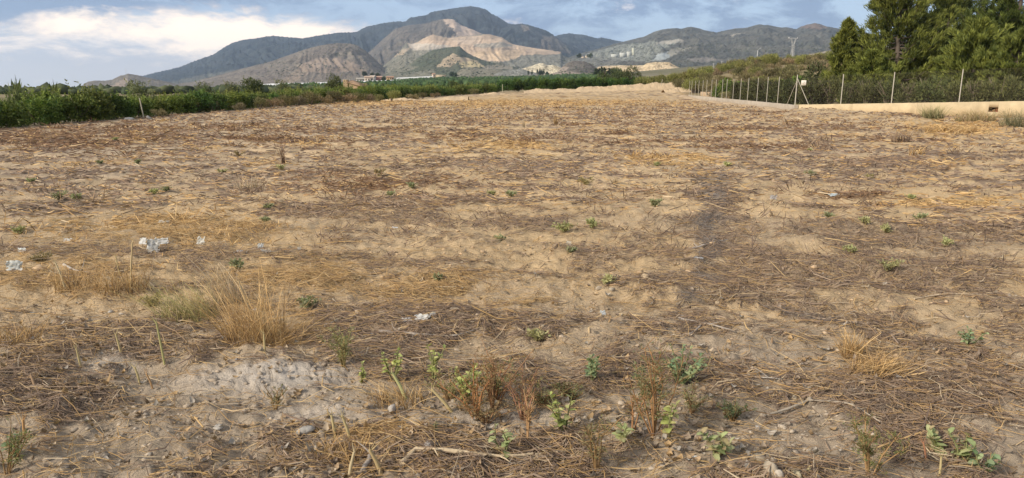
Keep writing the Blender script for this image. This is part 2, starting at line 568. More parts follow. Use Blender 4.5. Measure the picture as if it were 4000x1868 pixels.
# ---------------------------------------------------------------- ground sheet
def build_ground():
    import_rows = [0.0]
    r = 0.5
    rows = [.5]
    while rows[-1] < 1.7:
        rows.append(rows[-1] * 1.06)
    while rows[-1] < 30:
        rows.append(rows[-1] * 1.0080)
    while rows[-1] < 170:
        rows.append(rows[-1] * 1.0095)
    while rows[-1] < 12000:
        rows.append(rows[-1] * 1.045)
    rows = np.array(rows)
    a_in = np.radians(np.linspace(-39, 39, 470))
    a_out = np.radians(np.concatenate((np.linspace(39.6, 60, 20), np.linspace(64, 296, 30), np.linspace(300, 320.4, 20))))
    ang = np.concatenate((a_in, a_out))
    n = len(ang)
    X = rows[:, None] * np.sin(ang)[None]; Y = rows[:, None] * np.cos(ang)[None]
    x = X.ravel(); y = Y.ravel()
    mk = masks(x, y)
    Z = h_full(x, y, mk)
    V = np.stack((x, y, Z), 1)
    gold, rust, grey, crust, bare = mk
    f = in_field(x, y)
    d = np.hypot(x, y)
    px, py = proj(np.stack((x, y, 0 * x), -1))

    def C(*c): return np.array(c)[None]
    nA = fbm(x * .7, y * .7, 4, 101)[:, None]; nB = fbm(x * 3.1, y * 3.1, 3, 102)[:, None]; nC = fbm(x * 11, y * 11, 2, 103)[:, None]
    soil = C(.485, .352, .203) * (1 + .22 * nA + .16 * nB + .14 * nC)
    greyer = sst(6.0, 2.8, y)[:, None] * .8 + .35 * sst(0, .5, fbm(x * .3, y * .3, 3, 104))[:, None] + .35 * sst(-2, -9, x)[:, None]
    soil = soil + (C(.36, .295, .225) * (1 + .2 * nB + .16 * nC) - soil) * np.clip(greyer, 0, 1)
    soil = soil + (C(.53, .465, .39) * (1 + .2 * nB + .2 * nC) - soil) * (crust * .9)[:, None]
    far = sst(5, 16, d)[:, None]
    fn = (.45 * fbm(x * 3.2, y * 3.2, 3, 111) + .6 * fbm(x * 8.5, y * 8.5, 2, 112))
    def crisp(m): return sst(.28, .68, m + .75 * fn * np.clip(m * 3, 0, 1))
    grey = crisp(grey); rust = crisp(rust); gold = crisp(gold)
    litter = C(.175, .132, .108) * (1 + .25 * nB)
    col = soil + (litter - soil) * (grey[:, None] * (.35 + .42 * far))
    col = col + (C(.135, .072, .04) * (1 + .3 * nB) - col) * (rust[:, None] * (.5 + .42 * far))
    col = col + (C(.43, .275, .11) * (1 + .25 * nB) - col) * (gold[:, None] * (.40 + .35 * far))
    trk = np.where(y > .5, feat(px + 25 * noise(x * 2, y * 2, 95), py, TRACK), 0)
    col = col + (C(.165, .145, .128) * (1 + .4 * fn[:, None]) - col) * (sst(.15, .95, trk + .55 * fn)[:, None] * .6)
    # bright crumbs and dark specks of the far stubble
    nD = fbm(x * 1.1, y * 2.2, 3, 105)[:, None]
    col = col * (1 + far * (.42 * nD))
    # outside the field
    grass = C(.25, .20, .115) * (1 + .3 * nA)
    col = col * f[:, None] + grass * (1 - f[:, None])
    left = (sst(-19.2, -20.5, x) * sst(200, 120, d))[:, None]
    col = col + (C(.16, .13, .085) - col) * left
    # far plain: dull green orchards and fallow strips
    strip = fbm(x * .004, y * .012, 3, 106)
    plain = C(.15, .135, .075) + (C(.21, .185, .125) - C(.15, .135, .075)) * sst(.05, .4, strip)[:, None]
    col = col + (plain * (1 + .25 * nA) - col) * sst(160, 320, d)[:, None]
    i = np.arange(len(rows) - 1)[:, None] * n; j = np.arange(n)[None]; j2 = (j + 1) % n
    F = np.stack((i + j, i + n + j, i + n + j2, i + j2), -1).reshape(-1, 4)[:, ::-1]
    # cap at the viewer's feet
    V = np.concatenate((V, [[0, 0, float(h_full(np.zeros(1), np.zeros(1))[0])]]))
    col = np.concatenate((np.clip(col, .01, .9), [[.36, .295, .225]]))
    cap = np.stack((np.full(n, len(V) - 1), np.arange(n), (np.arange(n) + 1) % n), 1)[:, ::-1]
    me = make_mesh('ground', V, [F, cap], col, smooth=True)
    o = obj('ground', me, M_GROUND)
    tag(o, 'dry tan field soil with crumbly clods, furrows and old litter', kind='structure')


build_ground()

# ---------------------------------------------------------------- hills and mountains
def inpoly(px, py, poly):
    ins = np.zeros(px.shape, bool)
    n = len(poly)
    for i in range(n):
        x0, y0 = poly[i]; x1, y1 = poly[(i + 1) % n]
        c = ((y0 > py) != (y1 > py)) & (px < (x1 - x0) * (py - y0) / ((y1 - y0) if y1 != y0 else 1e-9) + x0)
        ins ^= c
    return ins


def hill(name, label, crest, foot, yc, yf, cols, patches=(), spur=1.0, trees=0.0, step=4, rows=90, seed=0, spurs=60, shape=1.15, tree_dark=None, speck=.3):
    """crest / foot: silhouette points (px, py) seen at depths yc / yf. A real slope lies between them, with a back side."""
    px = np.arange(crest[0][0], crest[-1][0] + .1, step, float)
    ct = np.interp(px, [c[0] for c in crest], [c[1] for c in crest])
    if np.isscalar(foot):
        foot = [(px[0], foot), (px[-1], foot)]
    ft = np.interp(px, [c[0] for c in foot], [c[1] for c in foot])
    # small teeth along the crest: rocks and tree tops
    ct = ct + (1.6 * fbm(px / 26, px * 0, 3, seed + 1)) - trees * np.clip(noise(px / 7.0, px * 0 + 3, seed + 2), -.2, 1) * 3.2
    P1 = at(px, ct, yc + 0 * px) if not np.isscalar(yc) else np.array([at(a, b, yc) for a, b in zip(px, ct)])
    P0 = np.array([at(a, b, yf) for a, b in zip(px, ft)])
    t = np.linspace(0, 1, rows)[:, None]
    A = P0[None] + (P1 - P0)[None] * t[..., None]
    H = (P1[:, 2] - P0[:, 2])[None]
    prof = t ** shape
    z = P0[None, :, 2] + H * prof
    u = px[None] / spurs
    amp = 4 * t * (1 - t) * (.35 + .65 * t)
    warp = 1.1 * noise(px[None] / 120 + 2 * t, t * 2.5 + 0 * px[None], seed + 5)
    n = fbm(u + warp, t * 1.5 + 0 * u, 5, seed + 7, .55, True)
    n2 = fbm(A[..., 0] / 190, A[..., 1] / 260, 5, seed + 9, .55)
    z = z + spur * amp * np.maximum(H, 25) * (.16 * (n - .25) + .12 * n2) - 6 * (1 - t) ** 8
    A[..., 2] = z
    # back side
    B = np.stack([P1 * np.array((1 + q, 1 + q, 1)) - np.array((0, 0, 1)) * ((P1[:, 2] - P0[:, 2]) * q * 4)[:, None] for q in (.05, .12, .22)], 0)
    V = np.concatenate((A, B), 0)
    R, N = V.shape[:2]
    vx, vy = proj(V)
    vy = np.where(np.arange(R)[:, None] >= rows, vy[rows - 1][None], vy)
    wx = vx + 9 * noise(vx / 22, vy / 9, seed + 21); wy = vy + 3.2 * noise(vx / 20, vy / 9, seed + 22)
    nn = fbm(V[..., 0] / 160, V[..., 1] / 220 + V[..., 2] / 60, 4, seed + 11)[..., None]
    ns = fbm(V[..., 0] / 24, V[..., 1] / 40 + V[..., 2] / 12, 3, seed + 12)[..., None]
    ca, cb = [np.array(c)[None, None] for c in cols]
    col = ca + (cb - ca) * sst(-.3, .35, nn)
    for poly, pc, soft in patches:
        m = inpoly(wx, wy, poly)[..., None].astype(float)
        pcv = np.array(pc)[None, None] * (1 + .16 * nn + .14 * ns)
        col = col + (pcv - col) * m * soft
    td = np.array(tree_dark if tree_dark is not None else (.045, .06, .04))[None, None]
    pm = np.zeros(vx.shape, bool)
    for poly, pc, soft in patches:
        if pc[0] > .25:
            pm |= inpoly(wx, wy, poly)
    wn = np.random.default_rng(seed).normal(size=vx.shape)[..., None]
    bench = .10 * np.sign(np.sin(V[..., 2] / 13.0 + 1.5 * noise(vx / 60, vy / 40, seed + 31)))
    col = col * (1 + (.5 * ns + .3 * wn) * (1 - .72 * pm[..., None]) + (bench * pm)[..., None]).clip(.3, 2.2)
    col = col + (td - col) * (speck * sst(-.05, .45, ns[..., 0] + .35 * nn[..., 0] + .16 * wn[..., 0]) * (1 - .85 * pm))[..., None]
    i = np.arange(R - 1)[:, None] * N; j = np.arange(N - 1)[None]
    F = np.stack((i + j, i + j + 1, i + N + j + 1, i + N + j), -1).reshape(-1, 4)
    o = obj(name, make_mesh(name, V.reshape(-1, 3), F, np.clip(col, .01, .8).reshape(-1, 3), True), M_HILL)
    tag(o, label, kind='structure')
    return o


FOREST_HAZE = ((.018, .026, .036), (.045, .051, .06))  # pine forest colour with the blue of distant haze mixed in
BROWN = ((.15, .122, .098), (.20, .165, .13))
GREYB = ((.085, .085, .075), (.135, .125, .105))
TAN = (.47, .35, .245); TANP = (.52, .44, .33); GREYG = (.25, .255, .22); PALEG = (.30, .32, .31); OCHRE = (.52, .42, .24)

hill('mountain', 'long blue-green forested mountain with rounded summit at the back',
     [(-700, 372), (0, 362), (230, 360), (300, 346), (350, 320), (430, 314), (500, 300), (560, 296), (620, 281), (700, 263), (770, 235), (830, 215), (900, 170), (950, 156), (1000, 150),
      (1060, 140), (1130, 146), (1180, 150), (1240, 140), (1320, 128), (1390, 126), (1430, 105), (1500, 90), (1560, 83), (1580, 87), (1600, 70), (1670, 58), (1682, 48), (1750, 36),
      (1840, 24), (1875, 30), (1905, 40), (1915, 52), (1945, 66), (1985, 92), (2010, 96), (2060, 108), (2160, 150), (2260, 200)],
     [(-700, 352), (900, 344), (1500, 318), (2260, 292)], 6200, 3300, FOREST_HAZE, trees=1.3, seed=100, spurs=95, spur=1.3, speck=.5,
     patches=[([(800, 290), (1000, 262), (1150, 268), (1300, 300), (1300, 345), (560, 345)], (.13, .125, .10), .7)])
hill('mountain_ridge', 'rocky dark ridge stepping down to the right of the summit',
     [(1900, 150), (1960, 110), (2000, 97), (2025, 93), (2060, 96), (2110, 112), (2140, 122), (2165, 140), (2200, 165), (2280, 200), (2360, 235)],
     292, 5200, 3200, FOREST_HAZE, trees=1.0, seed=140, spurs=60, speck=.4, patches=[([(2030, 95), (2060, 98), (2075, 120), (2045, 125)], (.20, .16, .13), .7), ([(2120, 140), (2165, 142), (2200, 170), (2230, 210), (2110, 200)], (.15, .125, .105), .7)])
hill('mountain_saddle', 'low blue-green forested ridge closing the saddle',
     [(2120, 165), (2170, 140), (2220, 130), (2290, 138), (2330, 150), (2350, 147), (2390, 155), (2440, 165), (2520, 185), (2640, 215)],
     290, 6400, 4400, FOREST_HAZE, trees=.7, seed=160, spurs=70, speck=.45)
hill('mountain_shoulder', 'grey rocky mountain shoulder above the quarry with bare tan scar',
     [(1000, 335), (1130, 310), (1300, 280), (1400, 240), (1440, 205), (1500, 150), (1545, 112), (1600, 98), (1660, 92), (1720, 76), (1745, 73), (1772, 77), (1800, 98), (1845, 115),
      (1880, 132), (1945, 152), (1990, 172), (2060, 196), (2180, 215), (2260, 250), (2330, 282)],
     [(1000, 342), (1500, 318), (2330, 285)], 4600, 2900, ((.105, .092, .08), (.16, .13, .105)), seed=200, spurs=48, speck=.45, spur=.8, trees=.3,
     patches=[([(1722, 74), (1772, 75), (1800, 97), (1850, 116), (1900, 134), (1960, 158), (2000, 182), (2080, 198), (2200, 215), (2200, 262), (1900, 262), (1560, 250), (1600, 190), (1690, 150), (1755, 148),
                (1785, 140), (1765, 108), (1740, 90)], (.48, .365, .275), 1)])
hill('bare_hill', 'bare brownish hill with eroded gullies left of the quarry',
     [(540, 345), (680, 330), (760, 318), (860, 292), (960, 265), (1060, 240), (1130, 215), (1200, 190), (1260, 176), (1310, 169), (1370, 170), (1400, 180), (1430, 200), (1460, 226), (1490, 256), (1530, 290), (1570, 315)],
     [(540, 347), (900, 345), (1300, 331), (1570, 316)], 3100, 2100, BROWN, seed=240, spurs=42, spur=.75, speck=.35,
     patches=[([(1230, 230), (1330, 225), (1420, 260), (1440, 285), (1380, 282), (1260, 285), (1190, 280), (1160, 260)], (.27, .205, .155), .7),
              ([(1080, 330), (1130, 290), (1220, 240), (1260, 232), (1200, 290), (1140, 330)], (.25, .19, .14), .7)])
hill('quarry_face', 'wide terraced tan quarry face cut into the mountain',
     [(1410, 330), (1440, 300), (1490, 262), (1530, 232), (1570, 190), (1585, 166), (1596, 170), (1612, 172), (1640, 158), (1672, 140), (1692, 135), (1715, 140), (1752, 150), (1790, 142), (1840, 140), (1885, 133), (1910, 134),
      (1960, 146), (2000, 172), (2050, 182), (2100, 190), (2160, 198), (2192, 203), (2196, 215), (2260, 240), (2330, 262), (2430, 280)],
     [(1410, 334), (1500, 322), (1750, 308), (2000, 300), (2430, 284)], 3500, 2000, ((.17, .16, .12), (.215, .195, .15)), seed=280, spurs=36, spur=.45, speck=.35,
     patches=[([(1590, 170), (1612, 172), (1640, 158), (1692, 134), (1752, 148), (1840, 140), (1910, 134), (1960, 146), (2000, 172), (2192, 203), (2190, 212), (2040, 215), (1990, 240), (1950, 242), (1850, 232), (1800, 190), (1760, 184), (1620, 196), (1600, 185)], TAN, 1),
              ([(1596, 172), (1625, 170), (1680, 170), (1770, 180), (1700, 195), (1610, 198)], (.42, .37, .30), .85),
              ([(1760, 150), (1880, 140), (1870, 172), (1790, 172)], (.47, .365, .27), .8),
              ([(1850, 172), (1960, 166), (2010, 178), (1960, 188), (1850, 186)], (.27, .25, .205), .75),
              ([(1520, 222), (1590, 190), (1600, 186), (1575, 212), (1530, 226)], (.44, .34, .24), .8),
              ([(1850, 200), (2060, 195), (2000, 238), (1930, 236), (1850, 225)], (.50, .37, .24), .9),
              ([(1960, 242), (2060, 218), (2190, 214), (2230, 250), (2200, 285), (1980, 285)], (.205, .195, .16), .85)])
hill('wooded_hill', 'small dark wooded hill in front of the quarry with a tan cut',
     [(1440, 320), (1520, 285), (1600, 252), (1640, 222), (1690, 196), (1740, 187), (1780, 183), (1795, 182), (1806, 190), (1822, 205), (1850, 220), (1900, 240), (1960, 252), (2010, 262), (2060, 280)],
     [(1440, 324), (1750, 304), (2060, 296)], 2300, 1700, ((.085, .095, .065), (.13, .13, .09)), seed=320, trees=1.2, spurs=40, spur=.5, speck=.6,
     patches=[([(1700, 262), (1740, 228), (1772, 206), (1800, 222), (1850, 232), (1890, 256), (1800, 262), (1790, 240), (1760, 262)], (.44, .34, .23), .9),
              ([(1440, 320), (1600, 255), (1640, 262), (1560, 290), (1700, 270), (1700, 300), (1500, 322)], (.20, .185, .14), .85),
              ([(1790, 252), (1812, 240), (1840, 238), (1870, 246), (1893, 262), (1800, 264)], OCHRE, .95),
              ([(1880, 262), (1950, 250), (2010, 264), (2000, 272), (1900, 270)], (.36, .31, .24), .7)])
hill('right_hills', 'grey-brown hills with pale terraces and grey-green quarry on the right',
     [(2080, 262), (2170, 240), (2250, 215), (2320, 195), (2400, 172), (2440, 162), (2480, 152), (2520, 142), (2555, 124), (2590, 115), (2640, 110), (2665, 113), (2685, 106), (2700, 105), (2720, 108),
      (2750, 118), (2800, 127), (2830, 120), (2870, 112), (2920, 108), (2945, 100), (2965, 95), (2985, 98), (3000, 98), (3050, 108), (3075, 107), (3110, 114), (3130, 104), (3155, 96), (3180, 91), (3200, 93),
      (3230, 104), (3280, 112), (3320, 114), (3420, 135), (3600, 150), (3900, 165), (4300, 175), (4800, 200)],
     [(2080, 292), (2450, 284), (2700, 264), (4800, 250)], 4000, 1900, GREYB, seed=360, spurs=75, spur=1.0, speck=.42, trees=.35, step=6,
     patches=[([(2280, 215), (2420, 175), (2520, 165), (2640, 160), (2660, 165), (2600, 185), (2560, 210), (2540, 240), (2440, 238), (2300, 232)], GREYG, .75),
              ([(2560, 165), (2665, 152), (2672, 158), (2620, 172), (2560, 172)], (.33, .30, .25), .8),
              ([(2545, 238), (2570, 210), (2610, 202), (2612, 222), (2585, 238)], PALEG, .95),
              ([(2610, 200), (2640, 190), (2700, 186), (2650, 205), (2625, 222), (2613, 222)], (.28, .26, .21), .8),
              ([(2680, 230), (2760, 222), (2820, 236), (2740, 246)], (.26, .23, .20), .6),
              ([(2848, 140), (2885, 128), (2892, 131), (2860, 144)], (.36, .32, .26), .85),
              ([(3120, 106), (3155, 95), (3185, 90), (3235, 106), (3200, 116)], (.22, .15, .115), .7),
              ([(2200, 230), (2420, 222), (2420, 262), (2200, 262)], (.20, .19, .16), .6)])
hill('near_slope', 'low olive slope with pale rocks rising behind the pylon on the right',
     [(2860, 262), (2960, 254), (3060, 236), (3150, 215), (3240, 196), (3300, 188), (3500, 170), (4000, 150), (4600, 140)],
     [(2860, 268), (4600, 268)], 900, 420, ((.13, .125, .085), (.17, .15, .105)), seed=400, spurs=60, spur=.4, speck=.45, rows=40, trees=.2,
     patches=[([(3110, 222), (3160, 212), (3230, 200), (3225, 208), (3160, 222)], (.36, .31, .25), .7), ([(2980, 254), (3010, 252), (3010, 255)], (.4, .35, .3), .7)])
hill('dark_mound', 'low dark conical mound at the foot of the hills',
     [(2140, 292), (2190, 268), (2216, 245), (2240, 238), (2280, 239), (2310, 250), (2330, 266), (2370, 284), (2400, 292)], 296, 1500, 1300, ((.12, .105, .09), (.15, .13, .11)), seed=430, spurs=30, spur=.3, rows=30, speck=.25,
     patches=[([(2140, 296), (2200, 262), (2225, 262), (2210, 280), (2300, 290), (2300, 296)], (.30, .245, .20), .6)])
hill('spoil_heap', 'long flat-topped tan spoil heap with steep sides',
     [(2320, 276), (2336, 262), (2360, 258), (2415, 256), (2470, 256), (2515, 255), (2530, 246), (2560, 243), (2615, 243), (2628, 252), (2648, 262), (2668, 272)], [(2320, 276), (2668, 272)], 1450, 1400,
     ((.52, .40, .25), (.55, .43, .28)), seed=440, spurs=25, spur=.12, rows=24, speck=0)
hill('sand_pile', 'pale sand piles of the gravel works at the foot of the hills',
     [(2010, 280), (2050, 266), (2075, 258), (2100, 249), (2122, 246), (2140, 256), (2160, 254), (2185, 262), (2200, 270), (2215, 286)], [(2010, 288), (2215, 290)], 1500, 1420,
     ((.50, .43, .30), (.45, .40, .30)), seed=450, spurs=20, spur=.25, rows=24, speck=0)
hill('grey_gravel_heap', 'long grey gravel heap in front of the sand piles',
     [(1930, 290), (1970, 275), (2010, 269), (2040, 270), (2080, 282), (2110, 290)], 296, 1380, 1330, ((.17, .17, .15), (.20, .195, .17)), seed=455, spurs=20, spur=.15, rows=20, speck=0)
hill('scrubby_knoll', 'low dry knoll beside the cream farm building',
     [(1760, 302), (1800, 272), (1826, 263), (1870, 268), (1930, 272), (1990, 278), (2060, 290), (2110, 296)], 302, 1600, 1350, ((.19, .17, .125), (.22, .20, .15)), seed=460, spurs=30, spur=.25, rows=24, speck=.3)
hill('left_foothill', 'low brown foothill with an antenna and a bare pale track',
     [(180, 362), (250, 356), (310, 345), (325, 330), (345, 319), (370, 315), (410, 316), (440, 311), (470, 296), (500, 289), (530, 292), (560, 300), (620, 312), (700, 330), (800, 345)], 358, 2600, 2000,
     ((.15, .13, .105), (.19, .16, .13)), seed=470, spurs=40, spur=.7, rows=36, speck=.4, trees=.5,
     patches=[([(400, 352), (450, 330), (490, 302), (498, 318), (480, 345)], (.28, .215, .165), .7)])

# ---------------------------------------------------------------- haze
def build_haze():
    m = bpy.data.materials.new('hazy_air')
    m.use_nodes = True
    nt = m.node_tree
    nt.nodes.clear()
    out = nd(nt, 'ShaderNodeOutputMaterial')
    v = nd(nt, 'ShaderNodeVolumePrincipled')
    v.inputs['Color'].default_value = (0.62, 0.78, 1.0, 1)
    v.inputs['Density'].default_value = 6.2e-5
    v.inputs['Anisotropy'].default_value = 0.2
    nt.links.new(v.outputs[0], out.inputs['Volume'])
    b = MB().box((-12800, -12800, -14), (12800, 12800, 760), (1, 1, 1))
    me = b.mesh('haze')
    o = obj('haze', me, m)
    tag(o, 'thin blue haze softening the far mountains', kind='stuff')


build_haze()

# ---------------------------------------------------------------- trees and shrubs
def leaf_cloud(mb, blobs, n, L, W, cols, rng, up=.35, shell=.55, jag=.0):
    """leaf blades filling a set of blobs (centre, radius xyz)"""
    blobs = [(np.array(c, float), np.array(r if np.ndim(r) else (r, r, r), float)) for c, r in blobs]
    vol = np.array([r.prod() ** .667 for _, r in blobs]); vol /= vol.sum()
    idx = rng.choice(len(blobs), n, p=vol)
    Cn = np.array([b[0] for b in blobs])[idx]; Rr = np.array([b[1] for b in blobs])[idx]
    u = rnd_dir(n, rng)
    rad = shell + (1 - shell) * rng.random(n) ** .6
    rad = rad * (1 + jag * rng.normal(size=n))
    P = Cn + u * Rr * rad[:, None]
    D = u * .7 + rnd_dir(n, rng) * .8 + np.array((0, 0, up))
    N = rnd_dir(n, rng) + np.array((0, 0, .5))
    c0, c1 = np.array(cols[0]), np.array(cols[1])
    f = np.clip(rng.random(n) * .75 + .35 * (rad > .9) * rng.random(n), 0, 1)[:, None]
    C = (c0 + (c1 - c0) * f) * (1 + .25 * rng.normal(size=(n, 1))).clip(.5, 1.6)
    s = rng.uniform(.65, 1.3, n)
    mb.add(*cards(P, D, W * s, L * s, N, C))


def limb_tree(rng, H, R, trunk_h, nl, bark=(.13, .10, .075), r0=.06, stems=1):
    mb = MB()
    ends = []
    for s in range(stems):
        b0 = np.array((rng.normal() * .06 * stems, rng.normal() * .06 * stems, -.05))
        top = np.array((rng.normal() * .12 * R, rng.normal() * .12 * R, trunk_h))
        pts = [b0, b0 * .5 + top * .5 + rng.normal(size=3) * (.05 * R), top]
        mb.tube(pts, [r0, r0 * .8, r0 * .65], bark, 6)
        for k in range(nl):
            a = 2 * math.pi * (k + rng.random()) / nl
            e = top + np.array((math.cos(a) * R * .7 * rng.uniform(.5, 1), math.sin(a) * R * .7 * rng.uniform(.5, 1), (H - trunk_h) * rng.uniform(.35, .85)))
            m = top * .5 + e * .5 + np.array((0, 0, -.08 * R))
            mb.tube([top - (0, 0, .05), m, e], [r0 * .5, r0 * .3, r0 * .1], bark, 5)
            ends.append(e)
    return mb, ends


def orchard_mesh(seed, H=1.75, R=1.15, cols=((.05, .09, .018), (.20, .235, .05)), n=3600, L=.15, W=.075):
    rng = np.random.default_rng(seed)
    tr, ends = limb_tree(rng, H, R, .35, 7, r0=.05)
    blobs = []
    for k in range(21):
        a = rng.random() * 6.283; q = math.sqrt(rng.random()) * R * .78
        z = H * rng.uniform(.16, .82) * (1 - .25 * (q / R))
        blobs.append(((math.cos(a) * q, math.sin(a) * q, z), (R * rng.uniform(.24, .42),) * 2 + (H * rng.uniform(.13, .22),)))
    cr = MB()
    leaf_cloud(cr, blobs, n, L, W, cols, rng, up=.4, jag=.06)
    # upright shoots above the crown
    ns = 11
    for k in range(ns):
        a = rng.random() * 6.283; q = math.sqrt(rng.random()) * R * .8
        b = np.array((math.cos(a) * q, math.sin(a) * q, H * rng.uniform(.6, .85)))
        ln = rng.uniform(.25, .55)
        t = np.linspace(0, 1, 14)[:, None]
        dr = np.array((rng.normal() * .3, rng.normal() * .3, 1.0))
        P = b + dr * t * ln
        cc = np.tile(np.array(cols[1]) * rng.uniform(.8, 1.25), (14, 1))
        cr.add(*cards(P, rnd_dir(14, rng) * .9 + np.array((0, 0, .5)), np.full(14, W * .8), np.full(14, L * .9), rnd_dir(14, rng), cc))
    return tr.mesh('trunk', True), cr.mesh('crown')


def scrub_mesh(seed, H, R, cols, n=1500, L=.22, W=.035, up=1.3, stems=8, bark=(.17, .13, .10)):
    """bushy shrub of thin upright twigs"""
    rng = np.random.default_rng(seed)
    st = MB()
    for k in range(stems):
        a = rng.random() * 6.283
        e = np.array((math.cos(a) * R * rng.uniform(.3, .8), math.sin(a) * R * rng.uniform(.3, .8), H * rng.uniform(.5, .85)))
        m = e * np.array((.35, .35, .5)) + rng.normal(size=3) * .05 * R
        st.tube([np.array((e[0] * .12, e[1] * .12, -.05)), m, e], [.022 * H, .015 * H, .005 * H], bark, 4)
    blobs = []
    for k in range(13):
        a = rng.random() * 6.283; q = math.sqrt(rng.random()) * R * .72
        blobs.append(((math.cos(a) * q, math.sin(a) * q, H * rng.uniform(.22, .78) * (1 - .3 * q / R)), (R * rng.uniform(.22, .4),) * 2 + (H * rng.uniform(.14, .26),)))
    cr = MB()
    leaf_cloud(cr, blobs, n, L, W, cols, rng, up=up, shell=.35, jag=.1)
    return st.mesh('stems', True), cr.mesh('foliage')


def nth(n):
    return '%d%s' % (n, 'th' if 10 < n % 100 < 20 else {1: 'st', 2: 'nd', 3: 'rd'}.get(n % 10, 'th'))


class Kind:
    """a plant prototype: list of (part name, mesh, material)"""
    def __init__(self, parts):
        self.parts = parts

    def put(self, name, label, cat, loc, rotz=0.0, scale=1.0, group=None):
        r = thing(name, label, cat, loc, rotz, scale, group)
        for pn, me, mat in self.parts:
            obj(pn, me, mat, r)
        return r


def hz(x, y):
    return float(h_full(np.array([x], float), np.array([y], float), fine=False)[0])


ORCH = [Kind([('trunk', a, M_BARK), ('crown', b, M_LEAF)]) for a, b in
        (orchard_mesh(1), orchard_mesh(2, R=1.25), orchard_mesh(3, H=1.9, cols=((.06, .09, .02), (.235, .24, .06))), orchard_mesh(4, H=1.6, R=1.3, cols=((.035, .075, .018), (.14, .195, .045))))]
CITRUS = [Kind([('trunk', a, M_BARK), ('crown', b, M_LEAF)]) for a, b in
          (orchard_mesh(11, 2.5, 1.5, ((.025, .06, .014), (.10, .155, .028)), 2600, .24, .12), orchard_mesh(12, 2.4, 1.5, ((.025, .055, .014), (.085, .14, .028)), 2600, .24, .12))]
rng = np.random.default_rng(21)
FRONT = [(-21.3, 22), (-21.3, 60), (-20, 80), (-18, 100), (-14, 128), (-8.5, 146), (-1, 156)]
fy = [p[1] for p in FRONT]; fx = [p[0] for p in FRONT]
y = 23.0
k = 0
while y < 154:
    x = float(np.interp(y, fy, fx)) + rng.normal() * .25
    s = rng.uniform(.74, .96) * (.96 if y < 36 else 0.88 if y < 70 else 1.0 if y < 95 else 1.28) * (1.18 if 33 < y < 40 or 47 < y < 50 else 1)
    k += 1
    nm = 'green orchard tree, %s from the left in the front row along the field' % nth(k)
    ORCH[rng.integers(4)].put('orchard_tree', nm, 'tree', (x, y, hz(x, y) - .05), rng.random() * 6.28, s, 'front row of the orchard')
    y += rng.uniform(1.35, 1.9) * (1 if y < 80 else 1.5)
for r, (dx, y0, dy) in enumerate(((3.4, 27, 2.6), (7.2, 32, 3.0), (11.5, 40, 3.6))):
    y = y0
    while y < 165:
        x = float(np.interp(y, fy, fx)) - dx + rng.normal() * .4
        s = rng.uniform(.70, 1.0) * (.86 if y < 70 else 1.0 if y < 95 else 1.3)
        ORCH[rng.integers(4)].put('orchard_tree', 'green orchard tree in the rows behind the front row, only its top showing', 'tree',
                                  (x, y, hz(x, y) - .05), rng.random() * 6.28, s, 'back rows of the orchard')
        y += dy * rng.uniform(.8, 1.2) * (1 if y < 80 else 1.6)
for i in range(27):
    px = 1960 + i * 25
    Y = 152 + rng.normal() * .6
    p = at(px + rng.normal() * 4, 340, Y)
    CITRUS[i % 2].put('hedge_tree', 'dark green clipped tree, %s from the left in the long hedge behind the sandy bank' % nth(i + 1), 'tree', (p[0], Y, 1.0 + .02 * i), rng.random() * 6.28, rng.uniform(.85, .98), 'long dark hedge')
for i in range(12):
    px = 2020 + i * 52
    p = at(px, 335, 162)
    CITRUS[i % 2].put('hedge_tree', 'green tree top over the long dark hedge, %s from the left' % nth(i + 1), 'tree', (p[0], 162, 1.3), rng.random() * 6.28, rng.uniform(.9, 1.1), 'trees behind the long hedge')

# single trees standing above the orchard
STREE = [Kind([('trunk', a_, M_BARK), ('crown', b_, M_LEAF)]) for a_, b_ in
         (orchard_mesh(15, 3.3, 1.35, ((.04, .065, .02), (.15, .17, .05)), 3600, .17, .08), orchard_mesh(16, 3.2, 1.3, ((.075, .09, .04), (.22, .22, .09)), 1900, .17, .07), orchard_mesh(17, 4.2, 1.45, ((.05, .07, .025), (.17, .185, .06)), 4200, .18, .08))]
for px, Y, s, q, lab in ((985, 92, 1.1, 0, 'round dark tree standing alone above the orchard'), (1100, 104, 1.05, 1, 'loose pale tree between the round tree and the ruin'),
                         (1308, 118, 1.1, 2, 'dense tall tree next to the ruined hut'), (905, 84, .92, 1, 'feathery tree with thin top left of the round tree'),
                         (800, 74, .88, 1, 'loose yellow-green tree rising out of the orchard rows'), (540, 50, .85, 1, 'feathery tree rising over the near orchard row'), (1770, 150, 1.0, 0, 'taller orchard tree at the end of the rows')):
    p = at(px, 345, Y)
    STREE[q].put('tree', lab, 'tree', (p[0], Y, hz(p[0], Y) - .1), q * 1.3, s)

OLIVE = ((.12, .112, .048), (.27, .23, .105)); TANB = ((.19, .15, .085), (.37, .275, .15)); DARKG = ((.055, .07, .024), (.18, .18, .06))
YGREEN = ((.14, .15, .045), (.32, .30, .10)); RUSTB = ((.24, .11, .045), (.38, .19, .08)); BRIGHT = ((.05, .10, .018), (.16, .215, .04))


def sk(seed, H, R, cols, **kw):
    a, b = scrub_mesh(seed, H, R, cols, **kw)
    return Kind([('stems', a, M_BARK), ('foliage', b, M_SCRUB)])


